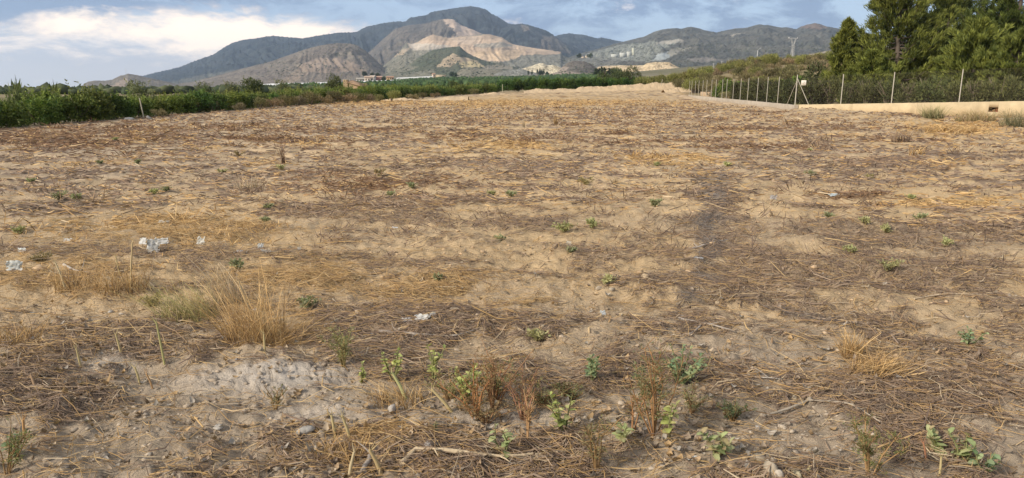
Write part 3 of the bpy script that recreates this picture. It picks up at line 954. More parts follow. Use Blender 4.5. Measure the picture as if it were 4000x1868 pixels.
S_OLIVE = [sk(31, 1.5, 1.1, OLIVE), sk(32, 1.3, 1.3, OLIVE), sk(33, 1.6, 1.0, ((.10, .10, .045), (.22, .19, .085)))]
S_TAN = [sk(34, 1.1, 1.1, TANB), sk(35, .9, 1.0, TANB), sk(37, 1.0, 1.2, ((.15, .12, .075), (.24, .19, .12)))]
S_DARK = [sk(41, 2.0, 1.05, DARKG, n=2600, L=.17, W=.05, up=.7, stems=12, bark=(.18, .15, .10)), sk(42, 1.9, 1.1, DARKG, n=2600, L=.17, W=.05, up=.7, stems=16, bark=(.20, .16, .11)),
          sk(43, 2.1, 1.0, ((.06, .072, .028), (.19, .18, .07)), n=2600, L=.17, W=.05, up=.7, stems=18, bark=(.20, .16, .11))]
S_YG = [sk(44, 1.8, 1.3, YGREEN, n=2000)]
S_RUST = [sk(45, 1.4, 1.0, RUSTB)]
S_BRIGHT = [sk(46, 1.7, 1.4, BRIGHT, n=2600, L=.2, W=.09, up=.4)]
S_TALL = [sk(47, 3.2, 1.9, ((.055, .075, .03), (.14, .155, .06)), n=3400, L=.28, W=.07, up=.8)]


def put_px(kinds, i, name, lab, cat, px, Y, s, group=None, dz=0.0):
    p = at(px, 345, Y)
    return kinds[i % len(kinds)].put(name, lab, cat, (p[0], Y, hz(p[0], Y) - .05 + dz), (px * .37) % 6.28, s, group)


# hedge of dark shrubs behind the near wall
n = 0
for t in np.arange(0.5, 27, 1.25):
    d = np.array((.725, -.689))
    q = CORNER + d * t + np.array((.689, .725)) * (1.5 + .3 * math.sin(t * 5))
    S_DARK[n % 3].put('hedge_shrub', 'dark olive shrub with bare stems behind the tan wall, %s from the corner post' % nth(n + 1), 'shrub', (q[0], q[1], .35), n * 1.9, 1.02 + .14 * math.sin(n * 2.3), 'hedge behind the tan wall')
    n += 1
S_DEEP = [sk(48, 2.0, 1.05, ((.03, .04, .016), (.10, .105, .036)), n=3200, L=.17, W=.06, up=.7, stems=8), sk(49, 2.1, 1.0, ((.03, .042, .016), (.115, .115, .04)), n=3200, L=.17, W=.06, up=.7, stems=8)]
for t in np.arange(0, 27, 1.05):
    d = np.array((5.4, 55)); d = d / np.linalg.norm(d)
    q = CORNER + d * (t + .5) + np.array((1.6, -.1))
    S_DEEP[n % 2].put('hedge_shrub', 'dark shrub behind the far leg of the fence, %s from the corner post' % nth(int(round(t / 1.05)) + 1), 'shrub', (q[0], q[1], hz(q[0], q[1])), n * 1.9, 1.22 + .10 * math.sin(n * 1.7), 'hedge behind the far fence leg')
    n += 1
# scrub bank
bank_rng = np.random.default_rng(5)
for i in range(240):
    px = bank_rng.uniform(2560, 3330) if i < 160 else bank_rng.uniform(2920, 3330); Y = bank_rng.uniform(84, 175) if i < 160 else bank_rng.uniform(95, 240)
    p = at(px, 345, Y)
    if fence_side(p[0], Y) < 2.0 and Y < 108:
        continue
    if Y > 108 and p[0] < 27:
        continue
    kd = [S_OLIVE, S_TAN, S_OLIVE, S_TAN, S_YG][bank_rng.integers(5)]
    nm, lab = ('olive bush on the dry scrub bank behind the fence', 1) if kd is not S_TAN else ('low straw-brown bush on the dry scrub bank behind the fence', 2)
    put_px(kd, i, 'scrub_bush', nm, 'bush', px, Y, bank_rng.uniform(.9, 1.6), 'bushes on the scrub bank')
put_px(S_RUST, 0, 'scrub_bush', 'round orange-brown bush on the scrub bank', 'bush', 2985, 98, 1.15)
put_px(S_RUST, 0, 'scrub_bush', 'small rusty red bush over the fence, left of two others', 'bush', 2890, 88, .75)
put_px(S_RUST, 0, 'scrub_bush', 'small rusty red bush over the fence, middle of three', 'bush', 2912, 87, .75)
put_px(S_RUST, 0, 'scrub_bush', 'small rusty red bush over the fence, rightmost of three', 'bush', 2932, 86, .72)
put_px(S_BRIGHT, 0, 'leafy_bush', 'bright green leafy bush behind the corner post and sign', 'bush', 3105, 66, 1.65)
put_px(S_BRIGHT, 0, 'leafy_bush', 'bright green bush between corner post and dark shrub', 'bush', 3170, 67, 1.45)
put_px(S_BRIGHT, 0, 'leafy_bush', 'green bush at the start of the dark hedge behind the far fence', 'bush', 2858, 93, 1.7)
put_px(S_TALL, 0, 'dark_bush', 'tall dark grey-green shrub left of the pines', 'bush', 3225, 66, 1.25)
put_px(S_TALL, 0, 'tall_bush', 'tall green bush standing behind the long dark hedge', 'bush', 2385, 168, 1.75)
put_px(S_TALL, 0, 'tall_bush', 'tall green bush behind the hedge, right one of the pair', 'bush', 2450, 168, 1.85)
for i, px in enumerate((2520, 2560, 2600, 2640, 2680, 2720)):
    put_px(S_YG, 0, 'yellow_bush', 'yellow-green bush right of the long dark hedge, %s from the hedge' % nth(i + 1), 'bush', px, 150 - i * 3, 1.75, 'yellow-green bushes beyond the sandy bank')
# dry shrubs in front of the orchard
VO = [2, 3, 4, 5, 1, 7, 8, 9, 10, 11, 12, 13, 14, 15, 16, 17, 18, 19, 20, 21, 6]
for i, (px, py, s, k) in enumerate(((690, 440, .75, 0), (745, 438, .95, 1), (800, 434, .85, 1), (855, 428, .7, 0), (610, 458, .5, 1), (1010, 428, .7, 0), (1060, 424, .8, 1), (1110, 420, .85, 0), (1160, 414, .9, 1),
                                    (1210, 411, 1.0, 0), (1262, 408, .95, 1), (1300, 405, 1.0, 0), (1350, 404, 1.0, 1), (1395, 402, .95, 0), (1440, 400, .9, 1), (1480, 398, .7, 0), (1610, 390, .9, 1), (1650, 388, .7, 0),
                                    (1700, 384, .8, 1), (1850, 372, .95, 0), (930, 432, .6, 1))):
    x, Y = gp(px, py)
    Y = min(Y, 140); x = (px - 2000) / FPX * Y / 1.02
    (S_TAN if k else S_OLIVE)[i % 3].put('verge_shrub', ('grey-brown' if k else 'olive') + ' dry shrub on the orchard verge, %s counted from the left' % nth(VO[i]), 'shrub',
                                         (x, Y, hz(x, Y) - .04), i * 1.1, s, 'dry shrubs along the orchard verge')
x, Y = gp(1530, 398)
S_YG[0].put('tamarisk', 'pale feathery green shrub in front of the orchard', 'shrub', (x, Y, hz(x, Y)), 0, .85)
# reeds at the far left
rk = sk(52, 2.0, .5, ((.10, .13, .05), (.20, .22, .09)), n=260, L=.5, W=.05, up=2.2, stems=6, bark=(.15, .17, .07))
for px, Y, lab in ((60, 33, 'tall thin cane shoots above the orchard at the left edge'), (205, 38, 'cane shoots above the orchard, right of the tallest canes')):
    p = at(px, 345, Y)
    rk.put('cane_clump', lab, 'cane', (p[0], Y, hz(p[0], Y)), 1, 1.0)


# pines
def pine_mesh(seed, H, R, cols=((.025, .042, .012), (.25, .262, .052)), nl=80, low=.08, spread=1.0, lean=0.0, top=.18):
    rng = np.random.default_rng(seed)
    tr = MB(); cr = MB()
    tp = np.array([(0, 0, -.1), (.02 * H, .01 * H, H * .33), (lean * .5 + .01 * H, .02 * H, H * .66), (lean, 0, H * .95)])
    tr.tube(tp, [.022 * H, .017 * H, .011 * H, .003 * H], (.12, .095, .075), 8)
    P = []; D = []; Cc = []; Ls = []
    for k in range(nl):
        t = low + (1 - low) * ((k + rng.random()) / nl)
        ztrunk = t * H * .95
        b = np.array([np.interp(ztrunk, tp[:, 2], tp[:, i]) for i in range(3)])
        prof = (1 - t) ** .78 * (1 - .45 * max(0, (.25 - t)) / .25) + top * (1 - t) + .06
        ln = R * prof * rng.uniform(.6, 1.12) * spread
        a = k * 2.39996 + rng.normal() * .35
        dr = np.array((math.cos(a), math.sin(a), 0))
        rise = rng.uniform(.12, .55) + .5 * t
        s = np.linspace(0, 1, 6)
        pts = b + dr * (s * ln)[:, None] + np.array((0, 0, 1)) * (rise * ln * s ** 1.7 - .12 * ln * np.sin(s * 3.14))[:, None] + np.cumsum(rng.normal(size=(6, 3)), 0) * .025 * ln
        tr.tube(pts, np.linspace(.007 * H * (1 - t) + .012, .006, 6), (.13, .10, .078), 4, cap=False)
        m = int(13 + 15 * ln / R)
        for q in range(m):
            sq = .28 + .72 * rng.random() ** .7
            c = np.array([np.interp(sq, s, pts[:, i]) for i in range(3)])
            off = rnd_dir(1, rng)[0] * np.array((1, 1, .6)) * ln * .15 * (1.25 - sq * .5)
            c = c + off
            nn = 20
            dd = rnd_dir(nn, rng) * .55 + dr * .5 + np.array((0, 0, .75))
            P.append(c + rng.normal(size=(nn, 3)) * .085 * (H / 9) ** .5); D.append(dd)
            tip = np.clip(rng.normal(.32 + .3 * sq, .25), 0, 1)  # needle tips paler; inner crown shade and highlights also put into the colour
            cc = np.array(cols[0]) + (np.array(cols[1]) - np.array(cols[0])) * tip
            Cc.append(np.tile(cc, (nn, 1)) * rng.uniform(.8, 1.2, (nn, 1)))
            Ls.append(np.full(nn, rng.uniform(.28, .42)))
    P = np.concatenate(P); D = np.concatenate(D); Cc = np.concatenate(Cc); Ls = np.concatenate(Ls)
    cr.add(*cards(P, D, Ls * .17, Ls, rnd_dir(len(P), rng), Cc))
    return Kind([('trunk', tr.mesh('trunk', True), M_BARK), ('crown', cr.mesh('crown'), M_NEEDLE)])


PA = pine_mesh(61, 11.0, 4.4, nl=125)
PB = pine_mesh(62, 11.5, 4.4, ((.02, .035, .011), (.16, .185, .04)), nl=135)
PC = pine_mesh(63, 5.0, 2.6, ((.04, .062, .016), (.25, .265, .055)), nl=80, low=.05, top=.1)
PD = pine_mesh(64, 6.3, 1.35, nl=60)
for kd, px, Y, s, rz, lab in (
        (PA, 3490, 60, 1.0, 0.4, 'tall spreading pine, leftmost of the big pines behind the wall'),
        (PD, 3292, 62, 1.1, 1.0, 'slim pointed pine at the left end of the pine group'),
        (PB, 3690, 67, 1.0, 2.0, 'dark pine standing behind and between the two big pines'),
        (PB, 3930, 60, 1.02, 4.0, 'big pine filling the upper right corner'),
        (PC, 3400, 57, .82, 0.0, 'low bushy young pine in front of the leftmost big pine'),
        (PC, 3800, 54.5, 1.18, 2.2, 'yellow-green conical young pine in front of the big pines'),
        (PC, 3960, 52, 1.0, 3.3, 'low young pine at the right edge above the hedge'),
        (PA, 4190, 62, 1.05, 3.0, 'pine at the far right edge of the group'),
        (PC, 3560, 60, .75, 5.2, 'small dark young pine under the leftmost big pine'),
        (PC, 3330, 58, .62, 4.1, 'small bright young pine at the foot of the slim pointed pine')):
    p = at(px, 345, Y)
    kd.put('pine_tree', lab, 'pine tree', (p[0], Y, hz(p[0], Y) - .1), rz, s)

# ---------------------------------------------------------------- sandy bank at the far end of the field
def mound(name, label, line, width, height, seed, cols=((.50, .375, .235), (.43, .325, .21))):
    """irregular ridge of thrown up earth along a line of (x, y, z0, h)"""
    L = np.array(line, float)
    k = max(24, int(len(L) * 26))
    t = np.linspace(0, len(L) - 1, k)
    P = np.stack([np.interp(t, np.arange(len(L)), L[:, i]) for i in range(4)], 1)
    T = np.gradient(P[:, :2], axis=0); T /= np.linalg.norm(T, axis=1, keepdims=True)
    Nn = np.stack((-T[:, 1], T[:, 0]), 1)
    ss = np.linspace(-1, 1, 17)
    X = P[:, None, 0] + Nn[:, None, 0] * ss[None] * width; Y = P[:, None, 1] + Nn[:, None, 1] * ss[None] * width
    prof = (1 - np.abs(ss) ** 1.7)[None]
    lum = 1 + .38 * fbm(X * .8, Y * .8, 3, seed) + .18 * fbm(X * 2.6, Y * 2.6, 3, seed + 3)
    Z = P[:, None, 2] + P[:, None, 3] * prof * lum - .12 * (np.abs(ss) > .95)
    V = np.stack((X, Y, Z), -1).reshape(-1, 3)
    m = len(ss)
    i = np.arange(k - 1)[:, None] * m; j = np.arange(m - 1)[None]
    F = np.stack((i + j, i + j + 1, i + m + j + 1, i + m + j), -1).reshape(-1, 4)
    nn = sst(-.3, .3, fbm(X * .9, Y * .9, 3, seed + 8)).ravel()[:, None]
    C = np.array(cols[0]) + (np.array(cols[1]) - np.array(cols[0])) * nn
    tag(obj(name, make_mesh(name, V, F, C, True), M_GROUND), label, kind='structure')


def bl(pts, Y):
    out = []
    for px, ptop, pbot in pts:
        a = at(px, pbot, Y); b = at(px, ptop, Y)
        out.append((a[0], Y, a[2] - .15, max(.15, b[2] - a[2] + .15)))
    return out


mound('earth_bank', 'long pale sandy earth bank in front of the dark hedge', bl([(2045, 356, 362), (2080, 350, 362), (2120, 347, 361), (2160, 350, 361), (2200, 345, 361), (2240, 350, 360), (2270, 341, 359), (2330, 339, 357), (2380, 337, 356),
                                                                                (2430, 333, 354), (2480, 331, 352), (2530, 327, 350), (2580, 325, 347), (2630, 325, 345)], 136), 2.4, 1, 71)
mound('earth_bank', 'low sandy heap left of the far end of the fence', bl([(2590, 352, 366), (2630, 346, 367), (2680, 345, 368), (2705, 352, 368)], 118), 2.2, 1, 75)
mound('earth_bank', 'small sandy bank at the foot of the orchard', bl([(1870, 372, 378), (1900, 362, 376), (1940, 361, 374), (1975, 366, 373)], 132), 2.0, 1, 77)
mound('earth_bank', 'broken sandy bank among the verge shrubs', bl([(1475, 396, 402), (1530, 385, 401), (1590, 384, 398), (1640, 392, 395), (1690, 386, 393), (1760, 378, 388), (1830, 376, 383)], 92), 1.2, 1, 79)

# ---------------------------------------------------------------- walls and fence
TANW = (.50, .395, .245); CONC = (.40, .34, .265); GALV = (.44, .40, .32)


def wall_run(mb, a, b, z0a, z0b, z1a, z1b, th, col, n=14, rough=.015, seed=0):
    """wall panel from a to b with slightly uneven top edge"""
    a = np.array(a, float); b = np.array(b, float)
    t = np.linspace(0, 1, n)[:, None]
    d = (b - a) / np.linalg.norm(b - a); nn = np.array((-d[1], d[0])) * th * .5
    c = a + (b - a) * t
    zt = (z1a + (z1b - z1a) * t[:, 0]) + rough * noise(t[:, 0] * n * .6, t[:, 0] * 0, seed)
    zb = z0a + (z0b - z0a) * t[:, 0]
    ring = [np.column_stack((c - nn, zb)), np.column_stack((c - nn, zt)), np.column_stack((c + nn, zt)), np.column_stack((c + nn, zb))]
    V = np.stack(ring, 1).reshape(-1, 3)
    i = np.arange(n - 1)[:, None] * 4; j = np.arange(4)[None]
    F = np.stack((i + j, i + (j + 1) % 4, i + 4 + (j + 1) % 4, i + 4 + j), -1).reshape(-1, 4)
    cc = np.tile(np.array(col, float), (n, 4, 1)) * (1 + .10 * noise(t[:, 0] * n * .9, 0 * t[:, 0], seed + 5))[:, None, None]
    dirt = np.clip(.55 + .5 * noise(t[:, 0] * n * .7, 0 * t[:, 0] + 2, seed + 6), 0, 1)[:, None]
    for q in (0, 3):
        cc[:, q] = cc[:, q] * (1 - .45 * dirt * np.array((.55, .75, .95)))
    cc = cc.reshape(-1, 3)
    mb.add(V, F, cc)
    mb.add(V[:4], [(0, 1, 2, 3)], cc[:4]); mb.add(V[-4:], [(3, 2, 1, 0)], cc[-4:])


c0 = np.array(CORNER)
e0 = c0 + np.array((.725, -.689)) * 24
w = thing('rendered_wall', 'low tan rendered wall under the shrub hedge on the right', 'wall', (c0[0], c0[1], 0))
dirn = np.array((.725, -.689))
segs = [0, 3.9, 7.8, 11.66, 12.14, 16.5, 20.5, 24]
for i in range(len(segs) - 1):
    s0, s1 = segs[i], segs[i + 1]
    za, zb = .43 + .031 * s0, .43 + .031 * s1
    lo = -.35
    mb = MB()
    if i == 3:                                  # above the drain opening
        wall_run(mb, dirn * s0, dirn * s1, .455, .455, za, zb, .24, TANW, 4, .004, i)
        mb2 = MB(); wall_run(mb2, dirn * s0, dirn * s1, lo, lo, .19, .19, .24, TANW, 3, .004, i)
        obj('wall_sill', mb2.mesh('wall_sill'), M_WALL, w)
    else:
        wall_run(mb, dirn * (s0 + .004), dirn * (s1 - .004), lo, lo, za, zb, .24, tuple(np.array(TANW) * (1 + .05 * math.sin(i * 2.1))), 16, .016, 30 + i)
    obj('wall_panel', mb.mesh('wall_panel'), M_WALL, w)
# drain opening with brick frame
mb = MB()
q0, q1 = dirn * 11.66, dirn * 12.14
nrm = np.array((-.689, -.725))
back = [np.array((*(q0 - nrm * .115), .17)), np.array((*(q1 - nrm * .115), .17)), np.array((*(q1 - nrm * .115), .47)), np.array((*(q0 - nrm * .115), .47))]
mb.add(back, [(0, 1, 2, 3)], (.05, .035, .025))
gr = obj('drain_opening', mb.mesh('drain_opening'), M_WALL, w)
for j in range(3):
    for i in range(3):
        if (i, j) in ((1, 2), (0, 1)):
            continue
        mb = MB()
        a = q0 + dirn * (.012 + i * .155 + (.03 if j % 2 else 0)) - nrm * .05
        b = a + dirn * .125
        wall_run(mb, a, b, .195 + j * .075, .195 + j * .075, .257 + j * .075, .257 + j * .075, .08, (.20 + .05 * i, .115 + .02 * j, .07), 2, 0, 0)
        obj('brick', mb.mesh('brick'), M_WALL, gr)

far_end = np.array((25.2, 106.0))
fd = far_end - c0; fl = np.linalg.norm(fd); fdir = fd / fl
w2 = thing('concrete_wall', 'low grey concrete footing wall under the far leg of the fence', 'wall', (c0[0], c0[1], 0))
s = -.35
for i in range(7):
    s1 = min(fl, -.35 + (fl + .35) * (i + 1) / 7)
    mb = MB()
    wall_run(mb, fdir * (s + .01), fdir * (s1 - .01), -.4, -.4, .42 + .0025 * s, .42 + .0025 * s1, .26, tuple(np.array(CONC) * (1 + .06 * math.sin(i * 1.7))), 14, .02, 50 + i)
    obj('wall_panel', mb.mesh('wall_panel'), M_WALL, w2)
    s = s1
w3 = thing('retaining_wall', 'tan retaining wall behind the far end of the fence', 'wall', (far_end[0] + 2.0, far_end[1] + 1, 0))
mb = MB()
wall_run(mb, (0, 0), (-1.6, -24), -.3, -.3, 1.02, .95, .3, (.47, .34, .215), 12, .03, 70)
obj('wall_panel', mb.mesh('wall_panel'), M_WALL, w3)

fence = thing('post_fence', 'wire mesh fence on thin pale steel posts along both walls', 'fence', (c0[0], c0[1], 0))


def post(p, z0, h, r=.026, parent=fence):
    mb = MB().tube([(p[0] - c0[0], p[1] - c0[1], z0), (p[0] - c0[0] + h * .012, p[1] - c0[1], z0 + h)], r, GALV, 7)
    o = obj('post', mb.mesh('post', True), M_METAL, parent)
    mc = MB().tube([(p[0] - c0[0] + h * .012, p[1] - c0[1], z0 + h + .002), (p[0] - c0[0] + h * .012, p[1] - c0[1], z0 + h + .03)], r * 1.15, (.40, .37, .31), 7)
    obj('post_cap', mc.mesh('post_cap', True), M_METAL, o)
    return o


def on_leg(px):
    """distance along the far leg at which the fence shows at photograph column px"""
    lo, hi = 0.0, fl
    for _ in range(40):
        m = (lo + hi) / 2
        p = c0 + fdir * m
        if 2000 + FPX * p[0] / (p[1] * .985) > px:
            lo = m
        else:
            hi = m
    return lo


leg_s = sorted(on_leg(px) for px in (2698, 2712, 2725, 2741, 2756, 2775, 2792, 2817, 2834, 2860, 2888, 2917, 2954, 2992, 3035))
PH = 1.95
stations = [(0.0, c0 + dirn * 0, .43)]
for s in leg_s + [fl]:
    p = c0 + fdir * s
    post(p, .42 + .0025 * s, PH)
    stations.append((s, p, .42 + .0025 * s))
post(c0, .40, PH + .1, .036)
near = [(s, c0 + dirn * s, .43 + .031 * s) for s in (3.1, 6.25, 10.05, 13.7, 17.4, 21.0, 24)]
for s, p, z in near:
    post(p, z - .03, PH, .03)


def strut(a, b):
    mb = MB().tube([np.array(a) - (*c0, 0), np.array(b) - (*c0, 0)], .022, GALV, 6)
    obj('brace', mb.mesh('brace', True), M_METAL, fence)


q = c0 + dirn * .95
strut((c0[0] + .03, c0[1], .43 + PH * .92), (q[0], q[1], .45))
q = c0 + fdir * 1.9
strut((c0[0], c0[1] + .05, .43 + PH * .80), (q[0] - .05, q[1], .43))


def chain(pa, za, pb, zb, h=PH - .12, sp=.09, wd=.0008):
    """woven wire panel between two posts: real thin diagonal wires and three line wires"""
    pa = np.array(pa) - c0; pb = np.array(pb) - c0
    Lb = np.linalg.norm(pb - pa)
    mb = MB()
    A = []; B = []
    for sgn in (1, -1):
        k = np.arange(-h, Lb, sp)
        u0 = np.maximum(k, 0); u1 = np.minimum(k + h, Lb)
        v0 = u0 - k; v1 = u1 - k
        if sgn < 0:
            v0, v1 = h - v0, h - v1
        A.append(np.stack((u0, v0), 1)); B.append(np.stack((u1, v1), 1))
    for v in (.03, h * .5, h):
        A.append([[0, v]]); B.append([[Lb, v]])
    A = np.concatenate(A); B = np.concatenate(B)
    d = B - A; ln = np.linalg.norm(d, axis=1, keepdims=True) + 1e-9
    nrm2 = np.stack((-d[:, 1], d[:, 0]), 1) / ln * wd
    Q = np.stack((A - nrm2, A + nrm2, B + nrm2, B - nrm2), 1).reshape(-1, 2)
    t = Q[:, :1] / Lb
    xy = pa + (pb - pa) * t
    z = za + (zb - za) * t[:, 0] + .05 + Q[:, 1]
    V = np.column_stack((xy, z))
    mb.add(V, np.arange(len(V)).reshape(-1, 4), (.16, .13, .10))
    obj('wire_mesh', mb.mesh('wire_mesh'), M_METAL, fence)


for (s0, p0, z0), (s1, p1, z1) in zip(stations[:-1], stations[1:]):
    chain(p0, z0, p1, z1)
nn_ = [(0, c0, .43)] + near
for (s0, p0, z0), (s1, p1, z1) in zip(nn_[:-1], nn_[1:]):
    chain(p0, z0, p1, z1)

# sign hanging on the wire beside the corner post
sp_ = c0 + dirn * .52 + np.array((-.689, -.725)) * .06
sg = thing('fence_sign', 'small square white sign with a grey diamond mark hung on the fence', 'sign', (sp_[0], sp_[1], 1.92), math.atan2(-.689, .725) + .0)
mb = MB().box((-.17, -.012, -.17), (.17, .0, .17), (.72, .66, .56))
obj('sign_plate', mb.mesh('sign_plate'), M_FLAT, sg)
mb = MB()
dm = [(-.10, -.02), (-.045, -.10), (.045, -.10), (.10, -.01), (.06, .10), (-.05, .10)]
for i in range(6):
    x0, z0 = dm[i]; x1, z1 = dm[(i + 1) % 6]
    mb.tube([(x0, -.0135, z0), (x1, -.0135, z1)], .006, (.22, .21, .20), 4)
mb.tube([(-.055, -.0135, -.06), (.06, -.0135, .055)], .012, (.20, .19, .18), 4)
mb.tube([(-.055, -.0135, .045), (.05, -.0135, .055)], .008, (.20, .19, .18), 4)
mb.tube([(-.055, -.0135, -.06), (.035, -.0135, -.062)], .008, (.20, .19, .18), 4)
obj('printed_mark', mb.mesh('printed_mark'), M_FLAT, sg)

# stakes at the field edge
for px, py, h, lean, lab in ((563, 464, 1.05, -.13, 'thin pale leaning stake in front of the orchard'), (1963, 358, 1.35, 0, 'thin upright stake at the foot of the orchard near the sandy bank'),
                             (2584, 333, 1.1, .1, 'short dark stake at the right end of the long hedge')):
    x, Y = gp(px, py) if py > 400 else (None, None)
    if x is None:
        Y = 131; p = at(px, py, Y); x, z = p[0], p[2] - .1
    else:
        z = hz(x, Y)
    mb = MB().tube([(0, 0, -.05), (lean * h, 0, h)], [.03 if py > 400 else .05] * 2, (.42, .38, .28), 6)
    tag(obj('stake', mb.mesh('stake'), M_BARK, None, (x, Y, z)), lab, 'stake')

hp = []
for s in np.linspace(-.5, 23, 14):
    q = c0 + dirn * s + np.array((-.689, -.725)) * .75
    hp.append((q[0], q[1], hz(q[0], q[1]) - .06, .20 + .12 * math.sin(s * 1.3) if not 9.5 < s < 14 else .12))
mound('earth_bank', 'sandy soil heaped against the foot of the tan wall', hp, .95, 1, 83, ((.53, .41, .26), (.44, .33, .21)))
hp = []
for s in np.linspace(0, fl, 14):
    q = c0 + fdir * s + np.array((-.8, 0))
    hp.append((q[0], q[1], hz(q[0], q[1]) - .05, .16 + .08 * math.sin(s * .7)))
mound('earth_bank', 'sandy soil washed against the foot of the concrete footing', hp, .8, 1, 85, ((.50, .37, .23), (.42, .31, .20)))

# ---------------------------------------------------------------- ruined hut
def stone_block(mb, lo, hi, col, rng):
    mb.box(lo, hi, np.array(col) * rng.uniform(.75, 1.2))


rp = at(1352, 345, 116)
ruin = thing('ruined_hut', 'ruined stone hut with sagging tiled roof showing above the orchard', 'hut', (rp[0], 116, hz(rp[0], 116)), -.15)
rr = np.random.default_rng(3)
for nm, x0, x1, y0, y1, H0 in (('end_wall', -.45, .30, 0, .45, 3.15), ('corner_pier', 2.15, 2.5, 0, .45, 2.15), ('back_wall', -.45, 2.5, 2.2, 2.5, 2.6)):
    mb = MB(); mb.box((x0 + .02, y0 + .03, -.1), (x1 - .02, y1 - .03, H0 - .05), (.36, .26, .16))
    part = obj(nm, mb.mesh(nm), M_WALL, ruin)
    if nm != 'back_wall':
        z = 0.9
        while z < H0 - .12:
            hh = rr.uniform(.13, .24)
            x = x0
            while x < x1 - .05:
                ww = min(rr.uniform(.18, .34), x1 - x)
                mb = MB(); mb.box((x + .008, y0 - rr.uniform(.0, .03), z), (x + ww - .008, y1 + .02, z + hh - .014), np.array((.46, .34, .20)) * rr.uniform(.7, 1.15))
                obj('stone', mb.mesh('stone'), M_WALL, part)
                x += ww
            z += hh
mb = MB()
rf = obj('roof', MB().add([(.18, -.25, 2.78), (2.7, -.25, 2.02), (2.7, 2.6, 2.3), (.18, 2.6, 3.05), (.18, -.25, 2.70), (2.7, -.25, 1.94), (2.7, 2.6, 2.22), (.18, 2.6, 2.97)],
                          [(0, 1, 2, 3), (7, 6, 5, 4), (0, 4, 5, 1), (1, 5, 6, 2), (2, 6, 7, 3), (3, 7, 4, 0)], (.33, .22, .14)).mesh('roof'), M_WALL, ruin)
for i in range(9):
    t0, t1 = i / 9, (i + 1.02) / 9
    y_ = -.28
    mb = MB()
    xa, xb = .18 + 2.52 * t0, .18 + 2.52 * t1
    za, zb = 2.80 - .76 * t0 - .05 * math.sin(3.14 * t0), 2.80 - .76 * t1 - .05 * math.sin(3.14 * t1)
    mb.tube([(xa, y_, za + .02), (xa + (xb - xa) * .5, y_ - .02, (za + zb) / 2 + .05), (xb, y_, zb + .02)], .055, np.array((.44, .29, .18)) * rr.uniform(.75, 1.15), 5)
    obj('roof_tile', mb.mesh('roof_tile'), M_WALL, rf)
mb = MB().tube([(.2, -.12, 2.62), (2.45, -.12, 1.92)], .05, (.16, .11, .07), 5)
obj('beam', mb.mesh('beam'), M_BARK, ruin)

# ---------------------------------------------------------------- far buildings
def house(name, label, px, py, Y, wid, dep, hgt, col, roofcol, rotz=.25, gable=True, nwin=4, roof_h=.28, winc=(.06, .05, .05), wincol=None):
    p = at(px, py, Y)
    z = p[2]
    r = thing(name, label, 'building', (p[0], Y, z), rotz)
    mb = MB().box((-wid / 2, -dep / 2, -2.5), (wid / 2, dep / 2, hgt), col)
    obj('wall', mb.mesh('wall'), M_WALL, r)
    o_ = .35
    if gable:
        rh = dep * roof_h
        V = [(-wid / 2 - o_, -dep / 2 - o_, hgt + .01), (wid / 2 + o_, -dep / 2 - o_, hgt + .01), (wid / 2 + o_, dep / 2 + o_, hgt + .01), (-wid / 2 - o_, dep / 2 + o_, hgt + .01), (-wid / 2 - o_, 0, hgt + rh), (wid / 2 + o_, 0, hgt + rh)]
        m2 = MB(); m2.add(V, [(0, 1, 5, 4), (2, 3, 4, 5), (0, 3, 2, 1)], roofcol); m2.add([V[0], V[3], V[4], V[1], V[2], V[5]], [(0, 2, 1), (3, 4, 5)], roofcol)
        obj('roof', m2.mesh('roof'), M_FLAT, r)
    else:
        m2 = MB().box((-wid / 2 - .15, -dep / 2 - .15, hgt + .005), (wid / 2 + .15, dep / 2 + .15, hgt + .45), roofcol)
        obj('roof', m2.mesh('roof'), M_FLAT, r)
    for i in range(nwin):
        x = -wid / 2 + wid * (i + .5) / nwin
        ww = wid / nwin * .22
        m3 = MB().box((x - ww, -dep / 2 - .06, hgt * .35), (x + ww, -dep / 2 - .003, hgt * .78), winc)
        obj('window', m3.mesh('window'), M_FLAT, r)
    return r


CRE = (.55, .46, .36); RT = (.40, .24, .16)
house('farm_building', 'low pale shed left of the cream farmhouse', 1408, 321, 880, 9, 7, 3.0, (.46, .42, .36), (.40, .36, .30), nwin=3)
house('farm_building', 'cream farmhouse block with two roofs below the bare hill', 1440, 320, 900, 9.5, 8, 4.6, CRE, (.46, .34, .25), nwin=3)
house('farm_building', 'white gabled farm house right of the cream block', 1457, 319, 915, 6.5, 8, 5.2, (.60, .54, .46), (.48, .40, .33), nwin=2, rotz=-.3)
house('farm_building', 'red building with pale pillars among the farm houses', 1479, 316, 920, 8.5, 7, 3.8, (.40, .12, .09), (.45, .28, .2), nwin=6, winc=(.55, .45, .38))
house('farm_building', 'ochre farm building right of the red building', 1524, 313, 940, 8.5, 6.5, 3.0, (.50, .34, .18), RT, nwin=3)
house('farm_building', 'long cream farm building beside the white greenhouse strip', 1722, 302, 1150, 15.5, 9, 3.2, (.58, .47, .32), (.52, .40, .27), nwin=7, gable=False, rotz=.1)
house('farm_building', 'small cream annex left of the long farm building', 1694, 300, 1160, 4.5, 6, 3.6, (.55, .45, .34), RT, nwin=1)


